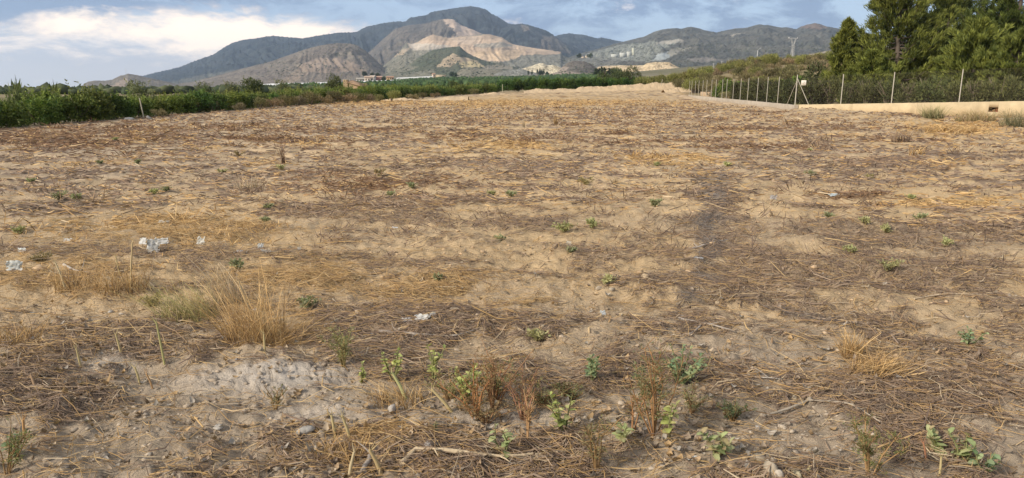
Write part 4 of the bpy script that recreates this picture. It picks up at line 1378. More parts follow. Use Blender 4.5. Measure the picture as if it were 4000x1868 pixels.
def tunnel(label, pxa, pya, pxb, pyb, Y, hgt, dep, nspan):
    a = at(pxa, pya, Y); b = at(pxb, pyb, Y)
    r = thing('greenhouse', label, 'greenhouse', tuple(a))
    v = b - a
    for i in range(nspan):
        y0 = i * dep / nspan; y1 = (i + 1) * dep / nspan
        th = np.linspace(0, math.pi, 7)
        V = []
        for s in np.linspace(0, 1, 12):
            for t in th:
                V.append((v[0] * s, y0 + (y1 - y0) * (1 - math.cos(t)) / 2 + v[0] * 0, v[2] * s + hgt * .55 + hgt * .45 * math.sin(t) + i * .25 + .05 * math.sin(s * 40)))
        V = np.array(V)
        k = 7
        i_ = np.arange(11)[:, None] * k; j = np.arange(k - 1)[None]
        F = np.stack((i_ + j, i_ + j + 1, i_ + k + j + 1, i_ + k + j), -1).reshape(-1, 4)
        obj('film_roof', MB().add(V, F, (.62, .62, .60)).mesh('film_roof', True), M_FLAT, r)
    m = MB().add([(0, -.02, -2), (v[0], -.02, v[2] - 2), (v[0], -.02, v[2] + hgt * .57), (0, -.02, hgt * .57)], [(0, 1, 2, 3)], (.55, .55, .52))
    obj('film_wall', m.mesh('film_wall'), M_FLAT, r)


tunnel('long white greenhouse strip behind the orchard left of the ruin', 1010, 345, 1292, 338, 520, 2.6, 30, 4)
tunnel('grey-white greenhouse strip in front of the farm houses', 1400, 325, 1555, 320, 760, 1.9, 24, 3)
tunnel('thin white greenhouse strip between ochre building and cream farm', 1548, 309, 1690, 303, 1050, 1.6, 20, 3)
tunnel('small white plastic cover above the orchard trees', 1503, 331, 1530, 330, 480, 1.2, 6, 1)


def ray_to(px, py, names):
    """first point on the named hills along the sight line of a pixel"""
    from mathutils import Vector
    bpy.context.view_layer.update()
    o = Vector((0, 0, CAMZ)); d = Vector(at(px, py, 1000.0)) - o
    d.normalize()
    best = None
    for nme in names:
        ok, loc, nr, idx = bpy.data.objects[nme].ray_cast(o, d, distance=20000)
        if ok and (best is None or loc.y < best.y):
            best = loc
    return best


HN = ['right_hills', 'quarry_face', 'mountain_shoulder', 'dark_mound', 'near_slope', 'wooded_hill', 'left_foothill', 'bare_hill']
for px, py, wd, hg, lab in ((2278, 227, 12, 5, 'tiny cream house with pines on the far slope, left one'), (2292, 226, 10, 8, 'tiny cream house on the far slope, taller right one')):
    q = ray_to(px, py, HN)
    if q is not None:
        house('hill_house', lab, px, py, q.y - 4, wd, 9, hg, (.62, .50, .36), (.5, .36, .25), nwin=2, gable=False)
q = ray_to(2450, 221, HN)
if q is not None:
    pl = thing('quarry_plant', 'pale quarry works with silo tower on the grey-green slope', 'quarry plant', (q.x, q.y - 6, q.z))
    for i, (dx, w_, h_) in enumerate(((-48, 26, 8), (-18, 22, 13), (4, 14, 17), (40, 24, 7))):
        obj('shed', MB().box((dx - w_ / 2, -8, -6), (dx + w_ / 2, 8, h_), (.46, .46, .41)).mesh('shed'), M_WALL, pl)
    obj('silo', MB().tube([(21, 0, -6), (21, 0, 30)], 5.5, (.50, .49, .38), 12).mesh('silo', True), M_WALL, pl)

# ---------------------------------------------------------------- pylon, poles, mast
def pole_at(px, py, Y):
    return at(px, py, Y)


p = at(3092, 255, 560)
pyl = thing('pylon', 'pale lattice power pylon with forked top above the scrub bank', 'pylon', tuple(p), .35)
GS = (.50, .48, .45)
px_m = 560 / FPX
H1 = 75 * px_m; H2 = 98 * px_m
for sx in (-1, 1):
    for sy in (-1, 1):
        obj('leg', MB().tube([(sx * 1.1, sy * 1.1, -4), (sx * .55, sy * .55, H1)], .13, GS, 5).mesh('leg'), M_METAL, pyl)
mb = MB()
for k in range(10):
    za, zb = H1 * k / 10, H1 * (k + 1) / 10
    ra, rb = 1.1 - .55 * k / 10, 1.1 - .55 * (k + 1) / 10
    sgn = 1 if k % 2 else -1
    for sy in (-1, 1):
        mb.tube([(sgn * ra, sy * ra, za), (-sgn * rb, sy * rb, zb)], .07, GS, 4)
        mb.tube([(sy * ra, sgn * ra, za), (sy * rb, -sgn * rb, zb)], .07, GS, 4)
obj('bracing', mb.mesh('bracing'), M_METAL, pyl)
for sx in (-1, 1):
    for sy in (-1, 1):
        obj('fork_arm', MB().tube([(sx * .45, sy * .5, H1 - .3), (sx * 2.0, sy * .45, H2)], .12, GS, 5).mesh('fork_arm'), M_METAL, pyl)
    obj('fork_arm', MB().tube([(sx * .9, 0, H1 + 1), (sx * 2.6, 0, H2)], .09, GS, 4).mesh('fork_arm'), M_METAL, pyl)
obj('crossarm', MB().tube([(-5.0, 0, H2), (4.2, 0, H2 + .1)], .2, GS, 5).mesh('crossarm'), M_METAL, pyl)
obj('crossarm', MB().tube([(-3.2, 0, H1 * .92), (2.4, 0, H1 * .92)], .22, (.36, .35, .33), 5).mesh('crossarm'), M_METAL, pyl)
for dx in (-4.6, -4.0, 3.6):
    obj('insulator', MB().tube([(dx, 0, H2 + .1), (dx, 0, H2 + .9)], .16, (.65, .64, .62), 6).mesh('insulator'), M_METAL, pyl)
p = at(2953, 258, 330)
lp = thing('lamp_post', 'thin white lamp post with slanted arm above the scrub bank', 'lamp post', tuple(p))
m_ = 330 / FPX
obj('pole', MB().tube([(0, 0, -3), (.35, 0, 57 * m_)], [.13, .09], (.72, .71, .69), 7).mesh('pole'), M_METAL, lp)
obj('arm', MB().tube([(.35, 0, 57 * m_), (1.25, 0, 65 * m_)], .06, (.62, .62, .61), 6).mesh('arm'), M_METAL, lp)
obj('lamp_head', MB().box((1.15, -.12, 65 * m_), (1.75, .12, 65 * m_ + .14), (.55, .55, .54)).mesh('lamp_head'), M_METAL, lp)
for px, y0, y1, Y, lab in ((2818, 268, 240, 400, 'thin grey utility pole left of the lamp post'), (2846, 264, 235, 420, 'second thin grey utility pole beside the first'), (2786, 272, 248, 480, 'short thin far pole over the scrub bank'),
                           (2358, 288, 258, 700, 'thin pale pole in front of the dark pine clump'), (2380, 288, 262, 720, 'thin pale pole right of the first pole by the pine clump')):
    p = at(px, y0, Y)
    m_ = Y / FPX
    h = (y0 - y1) * m_
    r = thing('utility_pole', lab, 'pole', tuple(p))
    obj('pole', MB().tube([(0, 0, -3), (0, 0, h)], .16, (.42, .40, .38), 6).mesh('pole'), M_METAL, r)
    obj('crossarm', MB().tube([(-.8, 0, h - .5), (.8, 0, h - .5)], .1, (.42, .40, .38), 5).mesh('crossarm'), M_METAL, r)
q = ray_to(493, 295, HN)
if q is not None:
    ms = thing('antenna_mast', 'hair-thin antenna mast on the small left foothill', 'mast', (q.x, q.y, q.z - 1))
    m_ = q.y / FPX
    obj('mast_pole', MB().tube([(0, 0, -5), (0, 0, 26 * m_)], .45, (.42, .42, .42), 5).mesh('mast_pole'), M_METAL, ms)

# ---------------------------------------------------------------- far plantations
def blob_field(name, label, cat, spots, cols, seed, kind='stuff', mat=M_SCRUB):
    """low-poly crowns, too small to show parts, as one mass"""
    rng = np.random.default_rng(seed)
    th = np.arange(6) * math.pi / 3
    base = np.concatenate(([[0, 0, 1.0]], np.stack((np.cos(th) * .75, np.sin(th) * .75, 0 * th + .72), 1), np.stack((np.cos(th + .5), np.sin(th + .5), 0 * th + .28), 1), [[0, 0, -.15]]))
    F = [(0, 1 + i, 1 + (i + 1) % 6) for i in range(6)] + [(1 + i, 7 + i, 1 + (i + 1) % 6) for i in range(6)] + [(7 + i, 7 + (i + 1) % 6, 1 + (i + 1) % 6) for i in range(6)] + [(13, 7 + (i + 1) % 6, 7 + i) for i in range(6)]
    F = np.array(F)
    S = np.array(spots)                         # x y z r h
    n = len(S)
    V = base[None] * np.stack((S[:, 3], S[:, 3], S[:, 4]), 1)[:, None] * (1 + .28 * rng.normal(size=(n, 14, 1)).clip(-1.2, 1.2)) + S[:, None, :3]
    C = (np.array(cols[0]) + (np.array(cols[1]) - np.array(cols[0])) * rng.random((n, 1, 1))) * (1 + .25 * rng.normal(size=(n, 14, 1))).clip(.5, 1.6)
    o = obj(name, make_mesh(name, V.reshape(-1, 3), (F[None] + np.arange(n)[:, None, None] * 14).reshape(-1, 3), C.reshape(-1, 3)), mat)
    tag(o, label, cat, kind=kind)


fr_ = np.random.default_rng(77)
sp = []
for row in range(40):
    Y = 330 * 1.03 ** row
    nx = int(180 / (1 + Y / 900))
    pxs = np.linspace(1100, 2330, nx) + fr_.normal(size=nx) * 3
    for px in pxs:
        p = at(px, 340, Y)
        x = p[0]
        if noise(np.array([x / 90.]), np.array([Y / 160.]), 5)[0] < -.18:
            continue
        sp.append((x, Y, 0, fr_.uniform(1.5, 2.3), fr_.uniform(1.8, 3.0)))
sp = np.array(sp)
sp[:, 2] = h_base(sp[:, 0], sp[:, 1]) - .2
blob_field('far_orchard', 'dark green far orchard rows on the plain below the hills', 'orchard', sp, ((.035, .065, .025), (.075, .11, .04)), 1)
sp = []
for i in range(900):
    px = fr_.uniform(-150, 1350); Y = fr_.uniform(180, 800)
    p = at(px, 345, Y)
    sp.append((p[0], Y, float(h_base(p[0], Y)) - .2, fr_.uniform(1.3, 2.6), fr_.uniform(1.5, 2.6)))
blob_field('far_thicket', 'hazy green tree line on the plain left of the ruin', 'thicket', sp, ((.04, .06, .03), (.09, .105, .05)), 2)
# scattered shrubs on the slopes, too small and many to count
sp = []
for i in range(5200):
    px = fr_.uniform(1000, 3300); py = fr_.uniform(170, 300)
    sp.append((px, py))
hits = []
from mathutils import Vector
bpy.context.view_layer.update()
HO = [bpy.data.objects[n_] for n_ in HN + ['scrubby_knoll', 'mountain', 'mountain_ridge']]
for px, py in sp:
    if 1580 < px < 2200 and py < 215:
        continue
    if 1850 < px < 2190 and py < 240:
        continue
    if noise(np.array([px / 70.]), np.array([py / 24.]), 44)[0] < -.1:
        continue
    o_ = Vector((0, 0, CAMZ)); d_ = (Vector(at(px, py, 1000.0)) - o_).normalized()
    best = None
    for ho in HO:
        ok, loc, nr, idx = ho.ray_cast(o_, d_, distance=20000)
        if ok and (best is None or loc.y < best.y):
            best = loc.copy()
    if best is not None:
        s_ = fr_.uniform(1.0, 3.2) * (best.y / 2600) ** .5
        hits.append((best.x, best.y, best.z - .6, s_, s_ * 1.1))
blob_field('slope_shrubs', 'dark shrubs and small trees dotted over the slopes', 'shrubs', hits, ((.05, .062, .04), (.10, .105, .07)), 3)

# cypresses, pine clump and single trees near the foot of the hills
def far_tree(name, lab, cat, px, py, Y, r, h, cols, seed, group=None):
    p = at(px, py, Y)
    rng = np.random.default_rng(seed)
    cr = MB()
    bl_ = [((rng.normal() * r * .25, rng.normal() * r * .25, h * (.25 + .6 * t)), (r * (1 - .6 * t) * .8, r * (1 - .6 * t) * .8, h * .2)) for t in np.linspace(0, 1, 6)]
    leaf_cloud(cr, bl_, 320, r * .5, r * .28, cols, rng)
    t = thing(name, lab, cat, (p[0], Y, p[2] - .5), 0, None, group)
    obj('trunk', MB().tube([(0, 0, -2), (0, 0, h * .5)], [.3, .15], (.12, .09, .07), 5).mesh('trunk'), M_BARK, t)
    obj('crown', cr.mesh('crown'), M_LEAF, t)


DK = ((.03, .045, .02), (.07, .085, .035))
for i, (px, r, h) in enumerate(((2064, 2.0, 8), (2078, 2.0, 8.5), (2100, 2.2, 10), (2108, 2.0, 11), (2117, 2.0, 9), (2124, 2.2, 10), (2112, 4.5, 6), (2137, 3, 5))):
    far_tree('cypress_tree', 'dark cypress before the pale sand piles, %s from the left' % nth((1, 2, 3, 4, 6, 7, 5, 8)[i]), 'tree', px, 292, 1290, r, h, DK, 500 + i, 'cypresses by the sand piles')
for i, (px, r, h) in enumerate(((2330, 3.2, 5), (2345, 3.5, 6), (2362, 3.0, 6), (2382, 3.4, 5.5), (2398, 3.2, 5.5), (2415, 2.6, 5))):
    far_tree('clump_tree', 'dark tree in the clump below the dark mound, %s from the left' % nth(i + 1), 'tree', px, 292, 640, r, h, DK, 520 + i, 'clump below the dark mound')
for i, (px, py, Y, r, h, lab) in enumerate(((1453, 300, 960, 2.6, 5.5, 'dark round tree behind the white gabled farm house'), (1475, 302, 980, 3.0, 5.5, 'dark tree behind the red farm building'), (1500, 314, 915, 3.0, 4.5, 'dark tree between red and ochre buildings'),
                                            (1768, 298, 1150, 4.5, 6, 'dark tree right of the long cream farm building'), (1780, 298, 1180, 3.5, 5, 'second dark tree right of the long cream farm building'),
                                            (1424, 294, 1300, 4.5, 6, 'dark tree on the slope above the cream farmhouse'), (2262, 224, 1900, 6, 9, 'dark pine left of the tiny cream houses'), (2308, 224, 1900, 6, 10, 'dark pine right of the tiny cream houses'))):
    far_tree('far_tree', lab, 'tree', px, py, Y, r, h, DK, 540 + i)

# ---------------------------------------------------------------- field litter (uncountable: stuff)
def polar(n, r0, r1, rng, a=41.5, power=0.0):
    u = rng.random(n)
    if power == 0:
        r = r0 * (r1 / r0) ** u
    else:
        r = (r0 ** power + (r1 ** power - r0 ** power) * u) ** (1 / power)
    t = np.radians(rng.uniform(-a, a, n))
    return r * np.sin(t), r * np.cos(t), r


P_GREY = np.array([(.19, .148, .115), (.27, .215, .165), (.12, .092, .073), (.32, .255, .19), (.215, .16, .118), (.15, .115, .092), (.30, .215, .135)])
P_GREY = P_GREY * np.array((1.06, .97, .90))
P_GOLD = np.array([(.46, .29, .12), (.56, .39, .19), (.34, .205, .085), (.42, .27, .125), (.50, .33, .15), (.24, .15, .075)])
P_RUST = np.array([(.20, .115, .062), (.26, .155, .085), (.14, .082, .048), (.32, .20, .115), (.17, .098, .055)]) * .85
P_PALE = np.array([(.52, .41, .27), (.44, .35, .24), (.36, .29, .21), (.50, .36, .20)])


def pick(pal, n, rng):
    return pal[rng.integers(len(pal), size=n)] * rng.uniform(.8, 1.2, (n, 1))


def litter_fields(x, y, rng):
    gold, rust, grey, crust, bare = masks(x, y)
    n = len(x)
    wt_ = np.stack((grey + .05, gold * 1.15 + .13, rust * 1.15, np.full(n, .05)), 1)
    wt_ = wt_ / wt_.sum(1, keepdims=True)
    u = rng.random(n)[:, None]
    k = (u > np.cumsum(wt_, 1)).sum(1).clip(0, 3)
    col = np.where((k == 0)[:, None], pick(P_GREY, n, rng), np.where((k == 1)[:, None], pick(P_GOLD, n, rng), np.where((k == 2)[:, None], pick(P_RUST, n, rng), pick(P_PALE, n, rng))))
    mx_ = np.maximum(np.maximum(grey, gold), rust)
    ppx, ppy = proj(np.stack((x, y, 0 * x), -1))
    trk = sst(.2, .95, feat(ppx + 45 * noise(x * 2, y * 2, 95), ppy, TRACK) + .4 * fbm(x * 4, y * 4, 2, 113))
    col = col + (pick(np.array([(.16, .135, .118), (.22, .188, .162), (.115, .097, .086)]), n, rng) - col) * (trk * (rng.random(n) < .75))[:, None]
    mx_ = np.maximum(mx_, trk)
    mx_ = sst(.22, .70, mx_ + .55 * (.55 * fbm(x * 3.2, y * 3.2, 3, 111) + .55 * fbm(x * 8.5, y * 8.5, 2, 112)) * np.clip(mx_ * 3, 0, 1))
    dens = np.clip(.11 + .95 * mx_, 0, 1) * (1 - .5 * bare) * (1 - .92 * np.clip(crust * 1.2, 0, 1))
    return col, dens, k, (gold, rust, grey, crust, bare)


def near_litter():
    rng = np.random.default_rng(301)
    x, y, r = polar(260000, 1.75, 10.5, rng)
    col, dens, k, mk = litter_fields(x, y, rng)
    keep = rng.random(len(x)) < dens
    x, y, r, col, k = x[keep], y[keep], r[keep], col[keep], k[keep]
    n = len(x)
    head = 1.0 * noise(x * .5, y * .5, 303) + rng.normal(size=n) * .75 + .22 * np.sign(x) + np.where(rng.random(n) < .2, rng.uniform(-1.6, 1.6, n), 0)
    L = np.exp(rng.normal(-3.05, .62, n)) * np.where(k == 1, 1.45, 1.0) * (1 + .04 * r)
    L = np.clip(L, .025, .55)
    W = rng.uniform(.0007, .0018, n) * np.where(k == 1, .8, 1.0) * (1 + .10 * r) * np.where(rng.random(n) < .05, 2.2, 1)
    d = np.stack((np.cos(head), np.sin(head)), 1)
    side = np.stack((-d[:, 1], d[:, 0]), 1)
    bend = rng.normal(size=n) * .22 * L
    S = []
    lift = rng.exponential(.008, n) + .004
    tilt = rng.normal(size=n) * .07 * L * np.where(k >= 1, 1.5, 1.0)
    for q, s in enumerate((-.5, 0., .5)):
        p = np.stack((x, y), 1) + d * (L * s)[:, None] + side * (bend * (0 if q != 1 else 1))[:, None]
        S.append(p)
    zz = [h_full(p[:, 0], p[:, 1]) for p in S]
    zm = np.maximum(zz[1], (zz[0] + zz[2]) / 2)
    z = [np.maximum(zz[0], zm - .03) + lift + np.abs(tilt) * (tilt > 0), zm + lift + .35 * np.abs(tilt), np.maximum(zz[2], zm - .03) + lift + np.abs(tilt) * (tilt < 0)]
    V = []
    for q in range(3):
        w = W * (1.0, 1.15, .55)[q]
        c = np.column_stack((S[q], z[q]))
        off = np.column_stack((side * w[:, None], np.zeros(n)))
        V += [c - off, c + np.array((0, 0, 1)) * (w * 1.1)[:, None], c + off]
    V = np.stack(V, 1).reshape(-1, 3)
    b = np.arange(n)[:, None, None] * 9
    short = (L < .06) & (np.arange(n) % 4 > 0)               # short bits need no middle joint
    F = np.concatenate((np.array([(0, 3, 4, 1), (1, 4, 5, 2), (3, 6, 7, 4), (4, 7, 8, 5)])[None] + b[~short], np.zeros((0, 4, 4), int)), 0).reshape(-1, 4)
    F = np.concatenate((F, (np.array([(0, 6, 7, 1), (1, 7, 8, 2)])[None] + b[short]).reshape(-1, 4)))
    C = np.repeat(col, 9, 0)
    o = obj('stalk_litter', make_mesh('stalk_litter', V, F.reshape(-1, 4), C), M_DRY)
    tag(o, 'grey, straw-gold and brown dead stalks strewn over the near field', 'litter', kind='stuff')


def far_litter():
    rng = np.random.default_rng(311)
    x, y, r = polar(175000, 9.5, 95, rng)
    ok = (x > -19.5) & (fence_side(x, y) < -.5) & (y < 128)
    x, y, r = x[ok], y[ok], r[ok]
    col, dens, k, mk = litter_fields(x, y, rng)
    keep = rng.random(len(x)) < dens * .9
    x, y, r, col, k = x[keep], y[keep], r[keep], col[keep], k[keep]
    n = len(x)
    head = rng.normal(size=n) * .6 + .6 * noise(x * .3, y * .3, 313)
    L = np.exp(rng.normal(-2.35, .5, n)) * (1 + .012 * r)
    W = rng.uniform(.0025, .0065, n) * (.35 + .075 * r).clip(1, 4.5)
    d = np.stack((np.cos(head), np.sin(head)), 1)
    p0 = np.stack((x, y), 1) - d * (L / 2)[:, None]; p1 = np.stack((x, y), 1) + d * (L / 2)[:, None]
    zc = h_full(x, y, fine=False)
    lift = rng.exponential(.008, n) + .004
    t = rng.normal(size=n) * .16 * L
    V = []
    for p, tt, ww in ((p0, np.maximum(t, 0), 1.), (np.stack((x, y), 1), 0.35 * np.abs(t) + .3 * W, 1.3), (p1, np.maximum(-t, 0), .5)):
        zt = zc + lift + tt
        up = (W * ww)
        V += [np.column_stack((p, zt - up * .6)), np.column_stack((p + np.array((0, 1)) * (up * .8)[:, None], zt + up))]
    V = np.stack(V, 1).reshape(-1, 3)
    F = np.array([(0, 2, 3, 1), (2, 4, 5, 3)])[None] + np.arange(n)[:, None, None] * 6
    o = obj('stubble_litter', make_mesh('stubble_litter', V, F.reshape(-1, 4), np.repeat(col, 6, 0)), M_DRY)
    tag(o, 'dead stalks and stubble strewn over the middle and far field', 'litter', kind='stuff')


def far_tufts():
    rng = np.random.default_rng(321)
    x, y, r = polar(5200, 7, 85, rng)
    ok = (x > -19.3) & (fence_side(x, y) < -.8)
    x, y, r = x[ok], y[ok], r[ok]
    gold, rust, grey, crust, bare = masks(x, y)
    keep = rng.random(len(x)) < np.clip(.12 + rust * .9 + gold * .5 + grey * .25, 0, 1) * (1 - .6 * bare)
    x, y, r, gold, rust, grey = [v[keep] for v in (x, y, r, gold, rust, grey)]
    m = 12
    n = len(x)
    X = np.repeat(x, m); Y = np.repeat(y, m); R_ = np.repeat(r, m)
    hh = np.repeat(np.exp(rng.normal(-2.95, .45, n)) * (1 + .012 * r), m) * rng.uniform(.5, 1.3, n * m)
    z = np.repeat(h_full(x, y, fine=False), m)
    sp = rng.normal(size=(n * m, 2)) * (.08 + .003 * R_)[:, None]
    P = np.column_stack((X + sp[:, 0], Y + sp[:, 1], z))
    D = np.column_stack((rng.normal(size=n * m) * 1.1, rng.normal(size=n * m) * .5, rng.uniform(.25, 1.1, n * m)))
    kk = np.repeat(np.argmax(np.stack((grey * .8 + .1, gold, rust * 1.1), 1), 1), m)
    nn = n * m
    C = np.where((kk == 0)[:, None], pick(P_GREY, nn, rng), np.where((kk == 1)[:, None], pick(P_GOLD, nn, rng), pick(P_RUST, nn, rng)))
    W = (.003 + .0009 * R_).clip(.005, .04)
    V, F, Cc = cards(P, D, W, hh * 1.6, np.tile((0, -1.0, .2), (nn, 1)) + .3 * rnd_dir(nn, rng), C)
    o = obj('weed_stubble', make_mesh('weed_stubble', V, F, Cc), M_DRY)
    tag(o, 'small dead brown and straw weed tufts all over the field', 'stubble', kind='stuff')


def pebbles():
    rng = np.random.default_rng(331)
    x, y, r = polar(30000, 1.75, 17, rng)
    gold, rust, grey, crust, bare = masks(x, y)
    keep = rng.random(len(x)) < np.clip(.16 + .5 * bare * (1 - .6 * crust), 0, 1)
    x, y, r, bare = x[keep], y[keep], r[keep], bare[keep]
    n = len(x)
    p = (1 + 5 ** .5) / 2
    B = np.array([(-1, p, 0), (1, p, 0), (-1, -p, 0), (1, -p, 0), (0, -1, p), (0, 1, p), (0, -1, -p), (0, 1, -p), (p, 0, -1), (p, 0, 1), (-p, 0, -1), (-p, 0, 1)]) / 1.9
    F = np.array([(0, 11, 5), (0, 5, 1), (0, 1, 7), (0, 7, 10), (0, 10, 11), (1, 5, 9), (5, 11, 4), (11, 10, 2), (10, 7, 6), (7, 1, 8), (3, 9, 4), (3, 4, 2), (3, 2, 6), (3, 6, 8), (3, 8, 9), (4, 9, 5), (2, 4, 11), (6, 2, 10), (8, 6, 7), (9, 8, 1)])
    s = np.exp(rng.normal(-5.0, .42, n)) * (1 + .05 * r)
    sc = np.stack((s * rng.uniform(.8, 1.5, n), s * rng.uniform(.8, 1.3, n), s * rng.uniform(.35, .7, n)), 1)
    V = B[None] * sc[:, None] * (1 + .22 * rng.normal(size=(n, 12, 1)).clip(-1.5, 1.5))
    a = rng.random(n) * 6.28
    ca, sa = np.cos(a)[:, None], np.sin(a)[:, None]
    V = np.stack((V[..., 0] * ca - V[..., 1] * sa, V[..., 0] * sa + V[..., 1] * ca, V[..., 2]), -1)
    V = V + np.column_stack((x, y, h_full(x, y) + sc[:, 2] * .25))[:, None]
    far = sst(3.2, 6.5, r)[:, None]
    C = (np.array((.38, .315, .24)) + (np.array((.47, .335, .205)) - np.array((.38, .315, .24))) * far) * rng.uniform(.7, 1.25, (n, 1))
    o = obj('clods', make_mesh('clods', V.reshape(-1, 3), (F[None] + np.arange(n)[:, None, None] * 12).reshape(-1, 3), np.repeat(C, 12, 0)), M_STONE)
    tag(o, 'small earth clods and pebbles on the near soil', 'clods', kind='stuff')


def curled_leaves():
    rng = np.random.default_rng(341)
    x, y, r = polar(15000, 1.75, 7, rng)
    px, py = proj(np.stack((x, y, 0 * x), -1))
    w = feat(px, py, [(1600, 1760, 800, 140, 1), (2300, 1700, 500, 120, .9), (250, 1480, 380, 200, .8), (1000, 1380, 500, 80, .4), (3300, 1450, 600, 120, .45), (2600, 1800, 300, 90, .8), (800, 1780, 300, 80, .4)])
    keep = rng.random(len(x)) < .10 + w * .85
    x, y, r = x[keep], y[keep], r[keep]
    n = len(x)
    s = rng.uniform(.008, .022, n)
    a = rng.random(n) * 6.28
    d = np.stack((np.cos(a), np.sin(a)), 1); sd = np.stack((-d[:, 1], d[:, 0]), 1)
    z0 = h_full(x, y) + .006
    curl = rng.uniform(.2, 1.2, n) * s
    tw = rng.normal(size=n) * .5 * s
    st = []
    for t, wd, hz_ in ((-1, .25, 1.0), (-.3, 1.0, .15), (.4, .9, .1), (1, .15, .9)):
        c = np.column_stack((np.stack((x, y), 1) + d * (s * t)[:, None], z0 + curl * hz_ + (tw * t).clip(0)))
        of = np.column_stack((sd * (s * wd * .7)[:, None], curl * .45 * wd))
        of2 = np.column_stack((-sd * (s * wd * .7)[:, None], curl * .45 * wd + np.abs(tw) * .5))
        st += [c + of2, c, c + of]
    V = np.stack(st, 1).reshape(-1, 3)
    f = []
    for q in range(3):
        for e in range(2):
            i = q * 3 + e
            f.append((i, i + 1, i + 4, i + 3))
    F = np.array(f)[None] + np.arange(n)[:, None, None] * 12
    pal = np.array([(.36, .255, .155), (.30, .235, .17), (.42, .33, .23), (.26, .20, .15), (.40, .27, .14), (.34, .30, .25)])
    o = obj('dead_leaves', make_mesh('dead_leaves', V, F.reshape(-1, 4), np.repeat(pick(pal, n, rng), 12, 0)), M_DRY)
    tag(o, 'curled dead tan and grey leaves among the stalks', 'dead leaves', kind='stuff')


near_litter()
far_litter()
far_tufts()
pebbles()
curled_leaves()


# ---------------------------------------------------------------- things lying or growing on the field
def hf(x, y):
    return float(h_full(np.array([x], float), np.array([y], float))[0])


def spot(px, py):
    x, y = gp(px, py)
    for _ in range(4):
        x, y = gp(px, py, hf(x, y))
    return np.array((x, y, hf(x, y)))


def leaf_mesh(name, L, W, col, fold=.25, droop=.3, seed=0, notch=.0):
    rng = np.random.default_rng(seed)
    ts = np.linspace(0, 1, 6)
    V = []; C = []
    for i, t in enumerate(ts):
        w = W * .5 * math.sin(math.pi * (.06 + .90 * t)) ** .7 * (1 + (notch * (-1) ** i))
        z = -droop * L * t * t
        V += [(-w, L * t, z + fold * w), (0, L * t + .02 * L, z), (w, L * t, z + fold * w)]
        C += [np.array(col) * rng.uniform(.85, 1.15), np.array(col) * 1.18, np.array(col) * rng.uniform(.85, 1.15)]
    F = []
    for i in range(5):
        F += [(i * 3, i * 3 + 1, i * 3 + 4, i * 3 + 3), (i * 3 + 1, i * 3 + 2, i * 3 + 5, i * 3 + 4)]
    m = MB(); m.add(V, F, np.array(C))
    return m.mesh(name, True)


LEAFS = {'yellow': [leaf_mesh('leaf', .05, .034, c, .3, .25, i, .06) for i, c in enumerate(((.42, .44, .15), (.37, .41, .13), (.48, .47, .19)))],
         'grey': [leaf_mesh('leaf', .05, .032, c, .35, .3, 10 + i, .08) for i, c in enumerate(((.23, .29, .15), (.18, .25, .13), (.30, .34, .17)))],
         'pale': [leaf_mesh('leaf', .05, .036, c, .3, .35, 20 + i, .10) for i, c in enumerate(((.34, .38, .17), (.29, .34, .15), (.42, .42, .21), (.38, .30, .16)))]}


def broad_weed(label, px, py, h, nst, nlf, size, pal, seed, lean=(0, 0), spread=.5):
    rng = np.random.default_rng(seed)
    p = spot(px, py)
    nlf = int(nlf * 1.6); size = size * .8
    r = thing('broadleaf_weed', label, 'weed', p)
    for s in range(nst):
        a = rng.random() * 6.28
        e = np.array((math.cos(a) * h * spread * rng.uniform(.3, 1) + lean[0], math.sin(a) * h * spread * rng.uniform(.3, 1) + lean[1], h * rng.uniform(.65, 1.0)))
        m = e * np.array((.4, .4, .55)) + rng.normal(size=3) * .06 * h
        pts = np.array([(e[0] * .05, e[1] * .05, -.015), m, e])
        stem = obj('stem', MB().tube(pts, [.0045, .0036, .002], (.27, .26, .12), 5).mesh('stem', True), M_WEED, r)
        for k in range(max(3, nlf // nst)):
            t = .22 + .78 * ((k + rng.random() * .6) / (nlf / nst))
            c = pts[0] * (1 - t) ** 2 + 2 * pts[1] * t * (1 - t) + pts[2] * t * t
            c = np.array([np.interp(t * 2, (0, 1, 2), pts[:, i]) for i in range(3)])
            lf = obj('leaf', LEAFS[pal][rng.integers(len(LEAFS[pal]))], M_WEED, r)
            lf.location = c
            lf.rotation_euler = (rng.uniform(-.1, .95) + .35 * (t > .8), rng.normal() * .35, rng.random() * 6.28)
            q = size / .05 * rng.uniform(.65, 1.2) * (1.15 - .45 * t)
            lf.scale = (q, q, q)
    return r


